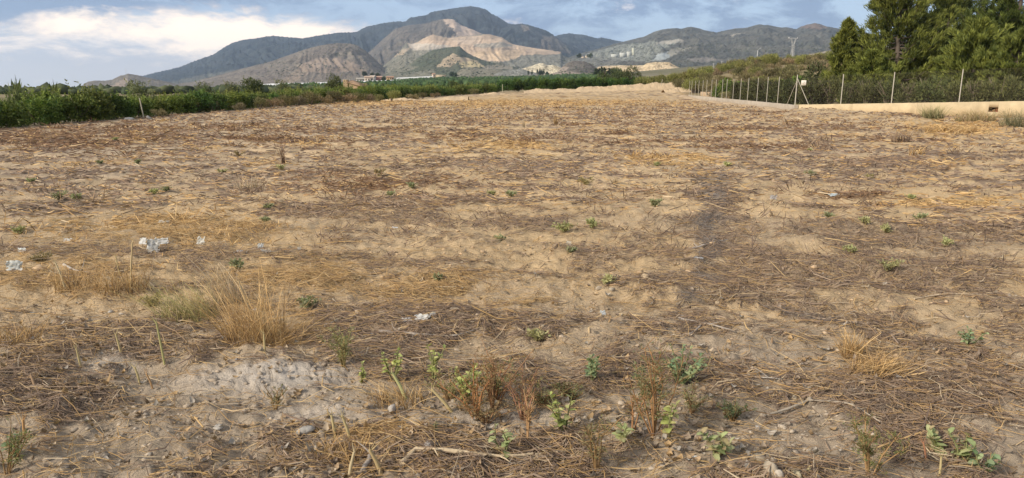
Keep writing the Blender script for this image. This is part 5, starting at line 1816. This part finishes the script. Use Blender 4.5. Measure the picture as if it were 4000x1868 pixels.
def feather_weed(label, px, py, h, nst, seed, cols=((.09, .125, .045), (.22, .21, .08)), stemc=(.32, .20, .09), nl=420, wid=.55, name='feathery_weed', leafL=.016, leafW=.005, lean=(0, 0)):
    rng = np.random.default_rng(seed)
    p = spot(px, py)
    r = thing(name, label, 'weed', p)
    st = MB(); Pl = []; Dl = []
    for s in range(nst):
        a = rng.random() * 6.28
        e = np.array((math.cos(a) * h * wid * rng.uniform(.2, 1) + lean[0], math.sin(a) * h * wid * rng.uniform(.2, 1) + lean[1], h * rng.uniform(.6, 1)))
        m = e * np.array((.35, .35, .55)) + rng.normal(size=3) * .05 * h
        pts = np.array([(e[0] * .06, e[1] * .06, -.01), m, e])
        sc_ = np.array(stemc) * rng.uniform(.75, 1.25)
        st.tube(pts, [.0042, .003, .0014], sc_, 4, cap=False)
        for k in range(9):
            t = rng.uniform(.25, 1)
            b = np.array([np.interp(t * 2, (0, 1, 2), pts[:, i]) for i in range(3)])
            d = rnd_dir(1, rng)[0] * np.array((1, 1, .4)) + np.array((0, 0, .5))
            tip = b + d * h * rng.uniform(.08, .22)
            st.tube([b, (b + tip) / 2 + rng.normal(size=3) * .006, tip], [.0018, .0014, .0008], sc_, 3, cap=False)
            q = max(2, nl // (nst * 9))
            u = rng.random((q, 1))
            Pl.append(b + (tip - b) * u + rng.normal(size=(q, 3)) * .006); Dl.append(d + rnd_dir(q, rng) * .9)
    obj('stems', st.mesh('stems', True), M_DRY, r)
    Pl = np.concatenate(Pl); Dl = np.concatenate(Dl)
    n = len(Pl)
    C = (np.array(cols[0]) + (np.array(cols[1]) - np.array(cols[0])) * rng.random((n, 1))) * (1.55 if name == 'field_weed' else 1.25)
    C = C + (np.array((.26, .21, .125)) - C) * (.15 + .45 * (rng.random((n, 1)) < .3))
    m = MB(); m.add(*cards(Pl, Dl, rng.uniform(.7, 1.3, n) * leafW, rng.uniform(.6, 1.4, n) * leafL, rnd_dir(n, rng), C))
    obj('foliage', m.mesh('foliage'), M_WEED, r)
    return r


REDL = ((.14, .13, .05), (.33, .17, .07)); REDS = (.37, .21, .11)
broad_weed('broad-leaved green weed beside the pale stones at the bottom', 2798, 1812, .13, 5, 22, .062, 'pale', 1, spread=.6)
broad_weed('leafy pale green weed at lower right, upper left of the pair', 3645, 1768, .13, 4, 18, .058, 'pale', 2)
broad_weed('leafy pale green weed at lower right, lower one of the pair', 3755, 1815, .15, 5, 22, .062, 'pale', 3)
broad_weed('grey-green leafy weed at the bottom right corner', 3850, 1862, .12, 4, 16, .055, 'grey', 4)
broad_weed('compact grey-green leafy weed left of the bigger one by the dry litter', 2310, 1510, .16, 8, 56, .042, 'grey', 5)
broad_weed('biggest bushy grey-green leafy weed right of centre in the near field', 2655, 1500, .19, 13, 96, .045, 'grey', 6, spread=.95)
broad_weed('yellow-green leafy weed on a leaning stem in the near centre', 2205, 1695, .22, 5, 30, .05, 'yellow', 7)
broad_weed('pale weed with drooping leaves near the bottom centre', 1965, 1765, .15, 3, 12, .058, 'pale', 8)
broad_weed('low pale-leaved weed on a lying stem right of bottom centre', 2425, 1735, .09, 4, 14, .058, 'pale', 9, spread=.9)
broad_weed('pale weed with broad top leaves on an upright stem', 2615, 1705, .24, 2, 12, .058, 'yellow', 10, spread=.25)
broad_weed('tiny green seedling on the bare crust in the near centre', 1695, 1690, .06, 3, 9, .03, 'grey', 11)
broad_weed('small yellow-green weed at the left end of the near row', 1412, 1495, .11, 4, 22, .036, 'yellow', 12)
broad_weed('yellow-green weed with a thick pale stem, second in the near row', 1535, 1490, .19, 5, 34, .04, 'yellow', 13)
broad_weed('yellow-green weed with leafy top, third in the near row', 1690, 1500, .21, 5, 34, .04, 'yellow', 14, spread=.4)
broad_weed('yellow-green leafy weed rising in the red-stemmed clump', 1820, 1575, .25, 8, 64, .042, 'yellow', 15, spread=.55)
broad_weed('low pale green rosette in the right near field beside bare soil', 3785, 1362, .12, 7, 40, .038, 'grey', 16, spread=.9)
broad_weed('green weed with broad leaves at the left edge of the near field', 70, 1795, .15, 4, 12, .05, 'grey', 17)
feather_weed('feathery yellow-green weed left of the near row', 1345, 1432, .27, 9, 21, ((.11, .14, .05), (.27, .26, .10)), (.36, .28, .12), 700)
feather_weed('tall wispy green-brown weed right of centre in the near field', 2555, 1705, .50, 10, 22, ((.08, .11, .04), (.20, .17, .07)), (.36, .20, .09), 1100, .32)
feather_weed('low fine-leaved dark green weed under the tall wispy weed', 2520, 1560, .16, 9, 23, ((.06, .10, .035), (.13, .16, .06)), nl=700, wid=.9)
feather_weed('fine green weed cut by the bottom edge at right', 3395, 1868, .26, 9, 24, ((.08, .13, .03), (.22, .19, .07)), (.36, .22, .10), 900, .6)
feather_weed('wispy weed near the bottom edge right of centre', 2330, 1850, .28, 6, 25, ((.09, .12, .04), (.22, .18, .08)), nl=420, wid=.5)
feather_weed('small dark green patch of fine weed on the bare soil', 2860, 1648, .09, 9, 26, ((.05, .085, .035), (.10, .125, .05)), nl=620, wid=1.3)
feather_weed('fine green weed in the middle of the red-stemmed clump', 1930, 1570, .22, 9, 27, ((.08, .12, .04), (.19, .20, .07)), (.38, .17, .08), 900, .8)
feather_weed('small wispy weed beside the pale crust', 1075, 1600, .13, 6, 28, ((.12, .14, .06), (.24, .22, .11)), nl=260, wid=.7)
feather_weed('leafy weed at the lower left edge', 25, 1850, .22, 6, 29, ((.10, .15, .05), (.24, .25, .09)), nl=420, wid=.6)
feather_weed('red-stemmed weed with long arm reaching up left', 1925, 1605, .36, 8, 31, REDL, REDS, 620, .75, 'red_stemmed_weed', lean=(-.05, .0))
feather_weed('red-stemmed weed at the right of the near clump', 2045, 1640, .26, 9, 32, REDL, (.38, .20, .12), 420, .6, 'red_stemmed_weed')
feather_weed('orange-red weed in front of the near clump', 1860, 1630, .24, 9, 33, REDL, (.44, .21, .09), 520, .9, 'red_stemmed_weed')
feather_weed('thin orange-stemmed weed left of the tall wispy weed', 2470, 1690, .24, 3, 34, REDL, (.42, .22, .10), 120, .3, 'red_stemmed_weed')
feather_weed('thin dry orange weed standing near bottom centre', 2060, 1740, .24, 4, 35, REDL, (.45, .27, .13), 120, .25, 'red_stemmed_weed')
feather_weed('low tangled green weed at the left of the near clump', 1760, 1560, .14, 10, 36, ((.12, .15, .05), (.28, .26, .10)), (.36, .24, .12), 620, 1.2)
feather_weed('low tangled yellowish weed in the right of the near clump', 2120, 1590, .13, 10, 37, ((.14, .15, .06), (.30, .25, .11)), (.40, .24, .12), 560, 1.4)
feather_weed('dry brown tangle under the near clump', 1900, 1650, .10, 12, 38, ((.20, .14, .07), (.32, .22, .11)), (.34, .20, .10), 480, 1.8)
feather_weed('low tangled green weed between the near clump and the tall wispy weed', 2230, 1560, .11, 10, 39, ((.10, .13, .05), (.24, .23, .10)), (.36, .22, .11), 520, 1.3)
feather_weed('low fine weed spreading right of the tall wispy weed', 2700, 1620, .12, 10, 40, ((.10, .13, .05), (.24, .22, .09)), (.36, .22, .11), 520, 1.3)
# smaller weeds farther out
MIDW = [(70, 905, .10, 'y', 'small yellow-green weed at the left edge above the white scrap'), (230, 795, .17, 'g', 'green bushy weed patch in the left middle field, front of its patch'), (300, 780, .13, 'g', 'green weed right of the bushy weed patch on the left'),
        (600, 760, .10, 'y', 'low green weed in the left middle field'), (650, 748, .10, 'g', 'low green weed just right of another in the left middle field'), (1100, 665, .16, 'y', 'pale green weed under a thin dead branch'), (1050, 815, .10, 'g', 'small green tuft between the two straw mats'),
        (870, 680, .12, 'y', 'pale dry-green weed in the left middle field'), (540, 640, .12, 'g', 'little grey-green weed in the far left field'), (390, 648, .10, 'g', 'grey-green weed in the far left field, left of two'), (450, 555, .14, 'y', 'pale weed at the lower edge of the rust-brown strip'),
        (120, 715, .11, 'g', 'small grey-green weed near the left edge of the middle field'), (1530, 770, .12, 'g', 'green tuft below the rust-brown patch'), (1610, 738, .13, 'g', 'pale green tuft at the right end of the rust-brown patch'), (1920, 762, .12, 'y', 'green weed in the centre of the field, left of a pair'),
        (2000, 768, .12, 'g', 'green weed in the centre of the field, right of a pair'), (2200, 905, .19, 'y', 'upright yellow-green weed in the centre middle field'), (2315, 898, .13, 'y', 'pale yellow weed right of the upright weed'), (2555, 815, .15, 'g', 'dark green weed left of the grey litter strip'),
        (2290, 725, .2, 'd', 'dry brown-green tuft in the centre of the field'), (2565, 648, .12, 'y', 'tiny green weed below the straw patch'), (3240, 855, .12, 'g', 'green trailing weed in the right middle field, left part'), (3380, 890, .12, 'y', 'green trailing weed in the right middle field, middle part'),
        (3470, 905, .13, 'y', 'yellow-green tip of the trailing weed in the right middle field'), (3590, 860, .12, 'g', 'pale green weed right of the trailing weed'), (3470, 1062, .15, 'y', 'yellow-green twin weed on the grey litter at right'), (3320, 990, .11, 'y', 'dry yellow weed above the twin weed'),
        (1960, 945, .09, 'g', 'small green weed in bare soil at centre'), (1710, 1100, .07, 'g', 'tiny green weed in the straw at centre'), (2370, 1115, .11, 'y', 'thin yellow-green shoot on bare soil right of centre'), (2230, 990, .07, 'g', 'little green weed in bare soil right of centre'),
        (3170, 690, .14, 'g', 'green weed in the far right field, left of two'), (3390, 700, .13, 'd', 'dull green weed in the far right field, right of two'), (2840, 655, .11, 'y', 'pale weed right of the second straw patch'), (3160, 590, .1, 'y', 'yellow weed in the far right field'),
        (3560, 780, .1, 'y', 'yellow weed beside the right straw mat'), (1480, 690, .2, 'd', 'brown-green bushy tuft in the rust-brown patch'), (930, 600, .2, 'd', 'brown tuft in the far left field'), (2100, 1330, .1, 'y', 'small green sprig beside the grey stick at centre'),
        (1200, 1200, .12, 'g', 'grey-green sprawling weed right of the big straw tuft'), (940, 1060, .16, 'g', 'green weed behind the big straw tuft'), (590, 1195, .14, 'd', 'green grassy weed left of the big straw tuft'), (160, 1030, .16, 'd', 'dry green tuft left of the white bag'),
        (3700, 965, .08, 'y', 'tiny yellow weed in the right middle field'), (1040, 870, .1, 'g', 'small green weed above the white bag row')]
WK = {'y': ((.22, .23, .10), (.40, .39, .18)), 'g': ((.14, .165, .085), (.27, .285, .15)), 'd': ((.18, .15, .065), (.31, .24, .11))}
for i, (px, py, h, k, lab) in enumerate(MIDW):
    far = max(1.0, (1500 - py) / 420)
    feather_weed(lab, px, py, h * .62, 9, 700 + i, WK[k], (.27, .22, .10), 260, 1.35, 'field_weed', leafL=.026 * far ** .5, leafW=.013 * far ** .5)


# dry grass tufts
def grass_tuft(label, px, py, h, n, seed, lean=(0, 0), wid=.5, base=.08, cols=P_GOLD, wscale=1.0):
    rng = np.random.default_rng(seed)
    p = spot(px, py)
    k = 5
    a = rng.random(n) * 6.28; q = np.sqrt(rng.random(n)) * base
    b = np.stack((np.cos(a) * q, np.sin(a) * q * .7, np.full(n, -.01)), 1)
    H = h * rng.uniform(.35, 1.0, n) ** .8
    dr = rng.normal(size=(n, 2)) * wid * .55 + np.array(lean) / h
    drp = rng.uniform(.0, .75, n)
    kink = rng.normal(size=(n, 2)) * .07 * h * (rng.random((n, 1)) < .5)
    kt = rng.uniform(.3, .8, n)
    w = rng.uniform(.0012, .0026, n) * wscale
    c = cols[rng.integers(len(cols), size=n)] * rng.uniform(.9, 1.4, (n, 1))
    V = []
    ang = rng.random(n) * 6.28
    for i in range(k):
        t = i / (k - 1)
        cen = b + np.column_stack((dr * (H * (t ** 1.35 + .0))[:, None], H * (t - .35 * drp * t ** 2.4)))
        cen[:, :2] += kink * np.clip((t - kt) / .3, 0, 1)[:, None]
        of = np.stack((np.cos(ang), np.sin(ang), 0 * ang), 1) * (w * (1.15 - .9 * t))[:, None]
        V += [cen - of, cen + of + np.array((0, 0, 1)) * (w * .4)[:, None]]
    V = np.stack(V, 1).reshape(-1, 3)
    F = np.array([(2 * i, 2 * i + 1, 2 * i + 3, 2 * i + 2) for i in range(k - 1)])[None] + np.arange(n)[:, None, None] * 2 * k
    o = obj('dry_grass_tuft', make_mesh('dry_grass_tuft', V, F.reshape(-1, 4), np.repeat(c, 2 * k, 0) * np.tile(np.repeat(np.linspace(.62, 1.15, k), 2), n)[:, None]), M_DRY, None, p)
    tag(o, label, 'dry grass')


grass_tuft('big golden dry grass tuft leaning left in the near left field', 1010, 1335, .50, 320, 41, (-.20, .06), .85, .20, P_GOLD * 1.1, .85)
grass_tuft('straw tuft sprawling to the right of the big golden tuft', 1100, 1345, .20, 260, 42, (.10, 0), 1.3, .16, P_GOLD, .8)
grass_tuft('paler wispy grass behind the big golden tuft', 900, 1190, .42, 160, 43, (-.14, .0), .4, .12, P_PALE)
grass_tuft('sprawling greenish straw left of the big golden tuft', 740, 1250, .30, 330, 44, (-.16, .05), .8, .22, np.array([(.36, .30, .12), (.42, .33, .15), (.28, .26, .10)]))
grass_tuft('small golden grass tuft among the litter at right', 3330, 1385, .22, 170, 45, (0, 0), .6, .06)
grass_tuft('flattened orange grass tuft below the small golden tuft at right', 3420, 1470, .16, 260, 46, (.04, 0), 1.2, .14)
grass_tuft('dry grass tuft with upright stems in the left field', 480, 1150, .26, 190, 47, (.0, 0), .8, .2)
grass_tuft('dry stems standing left of the upright-stem tuft', 300, 1130, .24, 120, 48, (-.03, 0), .6, .2)
grass_tuft('straw tuft at the left edge of the near field', 60, 1340, .18, 170, 49, (0, 0), 1.0, .15)
grass_tuft('straw tuft near the bottom centre-left', 1340, 1790, .13, 190, 50, (.02, 0), 1.2, .12)
grass_tuft('straw tuft lying below the yellow-green near row', 1560, 1570, .12, 190, 51, (-.05, 0), 1.5, .14)
grass_tuft('tiny straw tuft in the upper middle field', 2170, 490, .55, 46, 52, (0, 0), .35, .08, P_GOLD, 5)
grass_tuft('pale stalk bunch in the upper middle field left of the tiny tuft', 2045, 500, .45, 22, 53, (0, 0), .35, .06, P_PALE, 5)
grass_tuft('dry grass tuft right of centre in the middle field', 2400, 715, .2, 46, 54, (0, 0), .5, .06, P_PALE, 2.2)
grass_tuft('grey-brown tuft in the far right field', 3520, 560, .45, 120, 55, (0, 0), .5, .3, P_GREY, 4)
grass_tuft('straw tuft in the far right field below the grey-brown one', 3580, 605, .3, 60, 56, (0, 0), .6, .2, P_GOLD, 4)
grass_tuft('pale tuft with upright stems in the left middle field', 980, 740, .3, 90, 57, (0, 0), .5, .3, P_PALE, 2.5)
grass_tuft('dead thin branchlets standing in the left middle field', 1110, 640, .55, 14, 58, (-.12, 0), .2, .05, P_RUST, 4)
grass_tuft('greenish grass clump against the right wall corner', 3130, 428, .55, 240, 59, (0, 0), .6, .5, np.array([(.30, .27, .10), (.36, .31, .13), (.24, .24, .09)]), 7)
grass_tuft('green-grey grass clump before the tan wall', 3640, 472, .75, 260, 60, (0, 0), .6, .5, np.array([(.27, .25, .12), (.34, .29, .15), (.22, .21, .10)]), 5)
grass_tuft('dry brush in front of the drain opening', 3810, 478, .7, 300, 62, (0, 0), 1.0, .9, np.array([(.32, .24, .12), (.26, .22, .10), (.36, .26, .14)]), 6)
grass_tuft('dark weeds at the right edge below the wall', 3985, 500, .9, 300, 63, (0, 0), .8, .8, np.array([(.17, .16, .085), (.24, .21, .11), (.13, .125, .065)]), 5)
grass_tuft('upright weeds right of the drain opening', 3905, 450, .6, 120, 64, (0, 0), .4, .5, np.array([(.26, .22, .11), (.20, .19, .09)]), 6)
grass_tuft('golden straw brush on the right far field edge', 3720, 520, .4, 320, 65, (0, 0), 1.4, .9, P_GOLD, 6)


# upright cut stalks
def stalk(label, px, py, h, lean, r=.006, col=(.50, .40, .20), seed=0, split=True):
    rng = np.random.default_rng(seed)
    p = spot(px, py)
    m = MB()
    top = np.array((lean * h, .05 * h * rng.normal(), h))
    m.tube([(0, 0, -.02), top * .5 + rng.normal(size=3) * .01 * h, top], [r * 1.1, r, r * .75], col, 6)
    if split:
        for k in range(3):
            d = np.array((rng.normal() * .6, rng.normal() * .4, 1.0))
            m.tube([top - (0, 0, .01), top + d * .03], [r * .4, r * .12], np.array(col) * 1.2, 3, cap=False)
    tag(obj('cut_stalk', m.mesh('cut_stalk', True), M_DRY, None, p), label, 'stalk')


for i, a in enumerate((('pale cut stalk standing left of the near crust mound', 318, 1438, .12, -.12), ('split greenish cut stalk in the left near field', 474, 1378, .12, -.15), ('thin dry cut stalk standing in front of the big straw tuft', 1035, 1378, .13, .0),
                       ('tall greenish stalk left of the big straw tuft', 645, 1430, .26, -.10, .006, (.40, .37, .16)), ('short pale stalk at the left of the pale crust', 550, 1500, .10, -.2), ('reddish short stalk in the left near field', 600, 1520, .09, -.3, .005, (.45, .28, .14)),
                       ('thick split green stalk leaning in front of the near row', 1590, 1580, .13, -.55, .009, (.46, .44, .20)), ('bent pale stalk right of the thick split stalk', 1775, 1610, .12, -.9, .008, (.54, .43, .22)),
                       ('pale straight stalk near the bottom, left of two', 1312, 1710, .11, -.15, .007), ('pale leaning stalk near the bottom, right of two', 1372, 1735, .11, -.3, .007), ('orange stub at the left edge of the near field', 95, 1700, .09, .05, .006, (.48, .28, .12)),
                       ('tall pale stalk below the white bag', 512, 1130, .36, .12, .007, (.52, .40, .22)), ('short pale stalk left of the tall pale stalk', 258, 1140, .22, -.3, .007, (.55, .45, .27)), ('leaning stalk beside the tall pale stalk', 470, 1080, .18, -.05, .005),
                       ('leaning pale stalk in the big straw tuft', 985, 1240, .26, -.3, .006, (.58, .46, .27)), ('thick dry stub at the bottom left of centre', 1495, 1850, .11, -.45, .009, (.48, .36, .18)),
                       ('broken pale stalk stub at bottom centre', 1360, 1868, .12, .25, .008, (.52, .42, .25)), ('thin stalk stub at the bottom right', 3670, 1862, .09, .0, .005), ('little red-orange stub near the lower right weeds', 3620, 1800, .08, -.3, .004, (.45, .22, .12)))):
    lab, px, py, h, ln = a[:5]
    stalk(lab, px, py, h, ln, *(a[5:] if len(a) > 5 else ()), seed=900 + i)


# lying sticks
def stick(label, pts, r, col, seed=0, twigs=2):
    rng = np.random.default_rng(seed)
    g = np.array([gp(a, b) for a, b in pts])
    t = np.linspace(0, len(g) - 1, len(g) * 5)
    xy = np.stack([np.interp(t, np.arange(len(g)), g[:, i]) for i in range(2)], 1) + np.cumsum(rng.normal(size=(len(t), 2)), 0) * .002
    z = h_full(xy[:, 0], xy[:, 1], fine=False)
    zz = np.convolve(np.pad(z, 3, 'edge'), np.ones(7) / 7, 'valid')
    P = np.column_stack((xy, zz + r * 1.6 + .012))
    rr_ = r * (1 - .55 * np.linspace(0, 1, len(t))) * (1 + .12 * rng.normal(size=len(t)))
    o0 = P[0].copy()
    m = MB(); m.tube(P - o0, rr_, np.array([np.array(col) * rng.uniform(.8, 1.2) for _ in t]), 7)
    for k in range(twigs):
        i = rng.integers(2, len(t) - 2)
        d = rnd_dir(1, rng)[0] * np.array((1, 1, .5)) + np.array((0, 0, .35))
        m.tube([P[i] - o0, P[i] - o0 + d * .05, P[i] - o0 + d * .09 + rng.normal(size=3) * .015], [r * .4, r * .3, r * .12], col, 4)
    tag(obj('stick', m.mesh('stick', True), M_BARK, None, o0), label, 'stick')


GRY = (.34, .29, .24)
stick('thick pale curved root lying at the bottom centre', [(1570, 1840), (1620, 1795), (1700, 1805), (1830, 1818), (1960, 1815), (2080, 1800)], .014, (.50, .39, .25), 1, 3)
stick('pale stalk continuing right of the curved root', [(2090, 1800), (2200, 1790), (2330, 1760)], .008, (.46, .37, .23), 2)
stick('long grey stick lying in the near centre', [(1480, 1320), (1640, 1332), (1780, 1330), (1890, 1312)], .009, GRY, 3)
stick('short thick brown stick above the long grey stick', [(1850, 1292), (1945, 1298)], .010, (.40, .31, .22), 4, 0)
stick('long curved grey branch right of the bushy weed', [(2660, 1500), (2720, 1478), (2850, 1482), (2980, 1500), (3060, 1512)], .006, (.42, .38, .33), 5)
stick('long pale branch lying across the right near field', [(3490, 1455), (3600, 1490), (3700, 1515), (3860, 1520)], .007, (.44, .36, .26), 6)
stick('pale curved stem near the lower right weeds', [(3520, 1775), (3600, 1790), (3680, 1830)], .006, (.42, .35, .24), 7)
stick('grey branch lying on the grey strip in the middle field', [(2690, 968), (2760, 962), (2850, 945)], .011, (.40, .36, .32), 8)
stick('brown branch lying along the diagonal grey band at right', [(3150, 1235), (3250, 1265), (3390, 1285)], .008, (.42, .32, .22), 9)
stick('thin pale branch far right of the middle field', [(3570, 1190), (3700, 1170), (3920, 1155)], .007, (.50, .39, .26), 10)
stick('grey forked stick in the twig pile at centre right', [(2650, 1265), (2760, 1300), (2880, 1330)], .010, GRY, 11, 4)
stick('second grey stick crossing the twig pile at centre right', [(2690, 1340), (2740, 1300), (2770, 1270)], .009, GRY, 12, 2)
stick('pale branch in the lower right litter', [(3000, 1640), (3150, 1600), (3300, 1640), (3420, 1700)], .007, (.40, .34, .26), 13)
stick('grey stick left of the thick curved root', [(1420, 1860), (1440, 1810), (1455, 1790)], .013, (.34, .29, .24), 14, 1)
stick('small forked grey stick in the left straw', [(255, 1060), (310, 1085), (325, 1070)], .012, (.40, .35, .29), 15, 2)
stick('pale stick lying in the straw at centre', [(2420, 1232), (2520, 1238)], .007, (.58, .44, .25), 16, 0)


# stones
def stone(label, px, py, w, h, col, seed, flat=.6, name='stone'):
    rng = np.random.default_rng(seed)
    p = spot(px, py)
    n1, n2 = 12, 7
    V = []
    dirs = rnd_dir(9, rng); cut = rng.uniform(.45, .85, 9)
    for i in range(n2):
        ph = math.pi * i / (n2 - 1)
        for j in range(n1):
            th = 2 * math.pi * j / n1
            d = np.array((math.sin(ph) * math.cos(th), math.sin(ph) * math.sin(th), math.cos(ph)))
            rad = 1.0
            for q in range(9):
                c = d @ dirs[q]
                if c > .05:
                    rad = min(rad, cut[q] / c)
            V.append(d * rad * (1 + .03 * rng.normal()))
    V = np.array(V) * np.array((w / 2, w / 2 * rng.uniform(.7, 1), h))
    F = [(i * n1 + j, (i + 1) * n1 + j, (i + 1) * n1 + (j + 1) % n1, i * n1 + (j + 1) % n1) for i in range(n2 - 1) for j in range(n1)]
    C = np.array(col) * rng.uniform(.9, 1.1, (len(V), 1))
    m = MB(); m.add(V, F, C)
    o = obj(name, m.mesh(name), M_STONE, None, p + (0, 0, h * .35), rng.random() * 6.28)
    tag(o, label, 'stone')


SP = (.46, .385, .285); SO = (.46, .335, .205); SG = (.35, .31, .26)
for i, (px, py, w, h, c, lab) in enumerate(((2855, 1832, .075, .036, SO, 'rounded orange-tan stone right of the broad-leaved weed'), (2960, 1805, .085, .04, (.42, .35, .25), 'big smooth brown stone in the pale stone group'), (2905, 1795, .036, .02, SO, 'small orange pebble above the rounded stone'),
                                            (2922, 1785, .036, .026, SG, 'small grey upright pebble above the big brown stone'), (3005, 1862, .07, .05, SP, 'tall pale cream stone at the bottom edge'), (3040, 1868, .04, .03, (.58, .50, .40), 'pale stone right of the tall cream stone'),
                                            (3075, 1840, .075, .03, SP, 'wide pale knobbly stone in the stone group'), (3110, 1862, .06, .03, (.50, .43, .28), 'yellowish stone at the bottom edge'), (3160, 1855, .034, .036, (.56, .46, .24), 'square yellow stone at the right end of the group'),
                                            (3020, 1815, .06, .026, SP, 'pale flat stone above the tall cream stone'), (3050, 1822, .035, .016, (.40, .40, .40), 'small bluish grey stone in the stone group'), (2960, 1675, .032, .016, (.46, .43, .40), 'small grey stone on the bare soil'),
                                            (3105, 1560, .034, .018, (.56, .48, .34), 'pale stone lying in the litter at right'), (3165, 1555, .03, .02, SG, 'grey stone beside the pale stone in the litter'), (2890, 1855, .03, .012, SO, 'flat tan pebble at the bottom edge'),
                                            (850, 1672, .055, .014, (.52, .47, .40), 'flat pale stone on the bare ground at left'), (1190, 1688, .10, .022, (.50, .46, .40), 'large flat pale stone by the dead leaves'), (1680, 1755, .11, .02, (.46, .42, .38), 'flat grey stone beside the pale root'),
                                            (925, 1410, .03, .022, (.36, .33, .31), 'small dark grey stone at the edge of the straw tuft'), (2805, 1190, .05, .025, (.52, .40, .26), 'rounded tan stone on bare soil at centre right'), (2520, 1085, .07, .03, (.54, .41, .26), 'pale lump of earth on the bare strip'),
                                            (2340, 1150, .06, .025, SP, 'pale stone near the thin shoot, left of two'), (2390, 1158, .05, .02, SP, 'pale stone near the thin shoot, right of two'), (3460, 1115, .055, .022, (.52, .45, .36), 'pale stone on the grey litter at right'),
                                            (1000, 1228, .07, .02, (.48, .43, .37), 'pale clod left of the straw tuft, upper one'), (480, 1232, .06, .018, (.50, .46, .40), 'pale grey clod cluster stone in the left field'), (430, 1215, .045, .016, (.50, .46, .40), 'small pale clod left of the grey clod'),
                                            (2120, 1280, .045, .02, (.52, .44, .32), 'pale stone beside the small white flake'), (1535, 1610, .05, .03, (.52, .46, .39), 'pale lump by the dead leaves'), (580, 465, .5, .14, (.52, .47, .40), 'flat pale stone on the field edge near the leaning stake'),
                                            (505, 470, .6, .12, (.46, .43, .38), 'long flat grey stone on the field edge left of the stake'))):
    stone(lab, px, py, w * 1.1, h * .95, tuple(np.array(c) * .82), 1000 + i)


# plastic and paper scraps
def scrap(label, px, py, w, h, seed, col=(.72, .70, .67), stand=.6, name='plastic_scrap'):
    rng = np.random.default_rng(seed)
    p = spot(px, py)
    n = 9
    u, v = np.meshgrid(np.linspace(-.5, .5, n), np.linspace(0, 1, n))
    fold = noise(u * 5 + seed, v * 4, seed) * .5 + noise(u * 11, v * 9 + seed, seed + 1) * .25
    edge = 1 + .28 * noise(u * 3 + seed * 3.1, v * 3, seed + 2)
    X = u * w * edge
    Z = v * h * stand * edge + .02 * w * fold
    Y = v * h * (1 - stand) * 1.2 + fold * w * .28
    V = np.stack((X, Y, np.maximum(Z, 0) + .006), -1).reshape(-1, 3)
    i = np.arange(n - 1)[:, None] * n; j = np.arange(n - 1)[None]
    F = np.stack((i + j, i + j + 1, i + n + j + 1, i + n + j), -1).reshape(-1, 4)
    # ragged outline: drop some rim faces
    c = V[F].mean(1)
    keep = np.ones(len(F), bool)
    ii = np.repeat(np.arange(n - 1), n - 1); jj = np.tile(np.arange(n - 1), n - 1)
    rim = (ii == 0) | (ii == n - 2) | (jj == 0) | (jj == n - 2)
    keep[rim & (rng.random(len(F)) < .35)] = False
    F = F[keep]
    back = V + np.array((0, .004, .0))
    m = MB(); m.add(np.concatenate((V, back)), np.concatenate((F, F[:, ::-1] + len(V))), np.array(col) * 1.0)
    o = obj(name, m.mesh(name, True), M_PLASTIC, None, p, rng.normal() * .2)
    return tag(o, label, 'litter')


bag = thing('plastic_bag', 'crumpled translucent white plastic bag, largest scrap in the left straw', 'bag', spot(600, 990))
for nm, dx, dz, w_, h_, sd in (('bag_body', 0, .0, .12, .17, 5), ('bag_flap', .09, .085, .13, .075, 6), ('bag_handle', -.10, .08, .085, .085, 7)):
    o = scrap('', 600, 990, w_, h_, sd, (.64, .62, .61), .75, nm)
    for k_ in ('category', 'label'):
        if k_ in o: del o[k_]
    o.parent = bag
    o.location = (dx, 0, dz)
for i, (px, py, w_, h_, st, c, lab) in enumerate(((782, 958, .11, .12, .8, (.68, .66, .62), 'white crumpled scrap standing right of the plastic bag'), (85, 980, .10, .06, .8, (.78, .78, .78), 'round white crumpled scrap at the left edge'),
                                                  (55, 1068, .16, .14, .75, (.72, .72, .70), 'tall white torn scrap at the left edge below the round one'), (935, 995, .16, .08, .35, (.66, .65, .65), 'flat white scrap left of the curled pair'),
                                                  (1018, 985, .08, .11, .9, (.66, .66, .67), 'upright white scrap of the curled pair'), (1040, 1000, .11, .07, .6, (.72, .71, .70), 'curled white scrap lying at the front of the pair'),
                                                  (1648, 1258, .13, .07, .75, (.74, .72, .71), 'folded white paper scrap in the grey litter at centre'), (1590, 1262, .08, .05, .6, (.58, .56, .57), 'greyish scrap left of the folded paper'), (1690, 1240, .05, .035, .8, (.66, .64, .62), 'small white flake right of the folded paper'),
                                                  (2722, 1010, .14, .03, .35, (.74, .76, .82), 'flat bluish white scrap on the grey strip'), (3262, 786, .22, .08, .5, (.78, .84, .90), 'bright bluish white scrap in the right middle field'), (3022, 782, .12, .10, .8, (.50, .46, .44), 'greyish scrap left of the bright bluish one'),
                                                  (640, 872, .16, .07, .4, (.66, .60, .52), 'pale torn scrap above the plastic bag'), (2358, 1236, .05, .05, .8, (.72, .74, .78), 'small bright white flake right of centre'), (2220, 962, .07, .07, .8, (.60, .56, .50), 'small pale flake on bare soil at centre'),
                                                  (1990, 830, .0001, .0001, .5, (.6, .6, .6), ''), (1540, 892, .12, .04, .4, (.66, .66, .68), 'thin white scrap left of centre in the middle field'), (2700, 1812, .05, .03, .4, (.70, .72, .74), 'small white scrap left of the broad-leaved weed'),
                                                  (1170, 980, .05, .045, .8, (.64, .62, .60), 'tiny white flake right of the curled pair'), (260, 935, .12, .07, .6, (.60, .57, .54), 'pale scrap left of the plastic bag'))):
    if not lab:
        continue
    scrap(lab, px, py, w_ * .78, h_ * .8, 40 + i * 3, tuple(np.array(c) * .9), st)
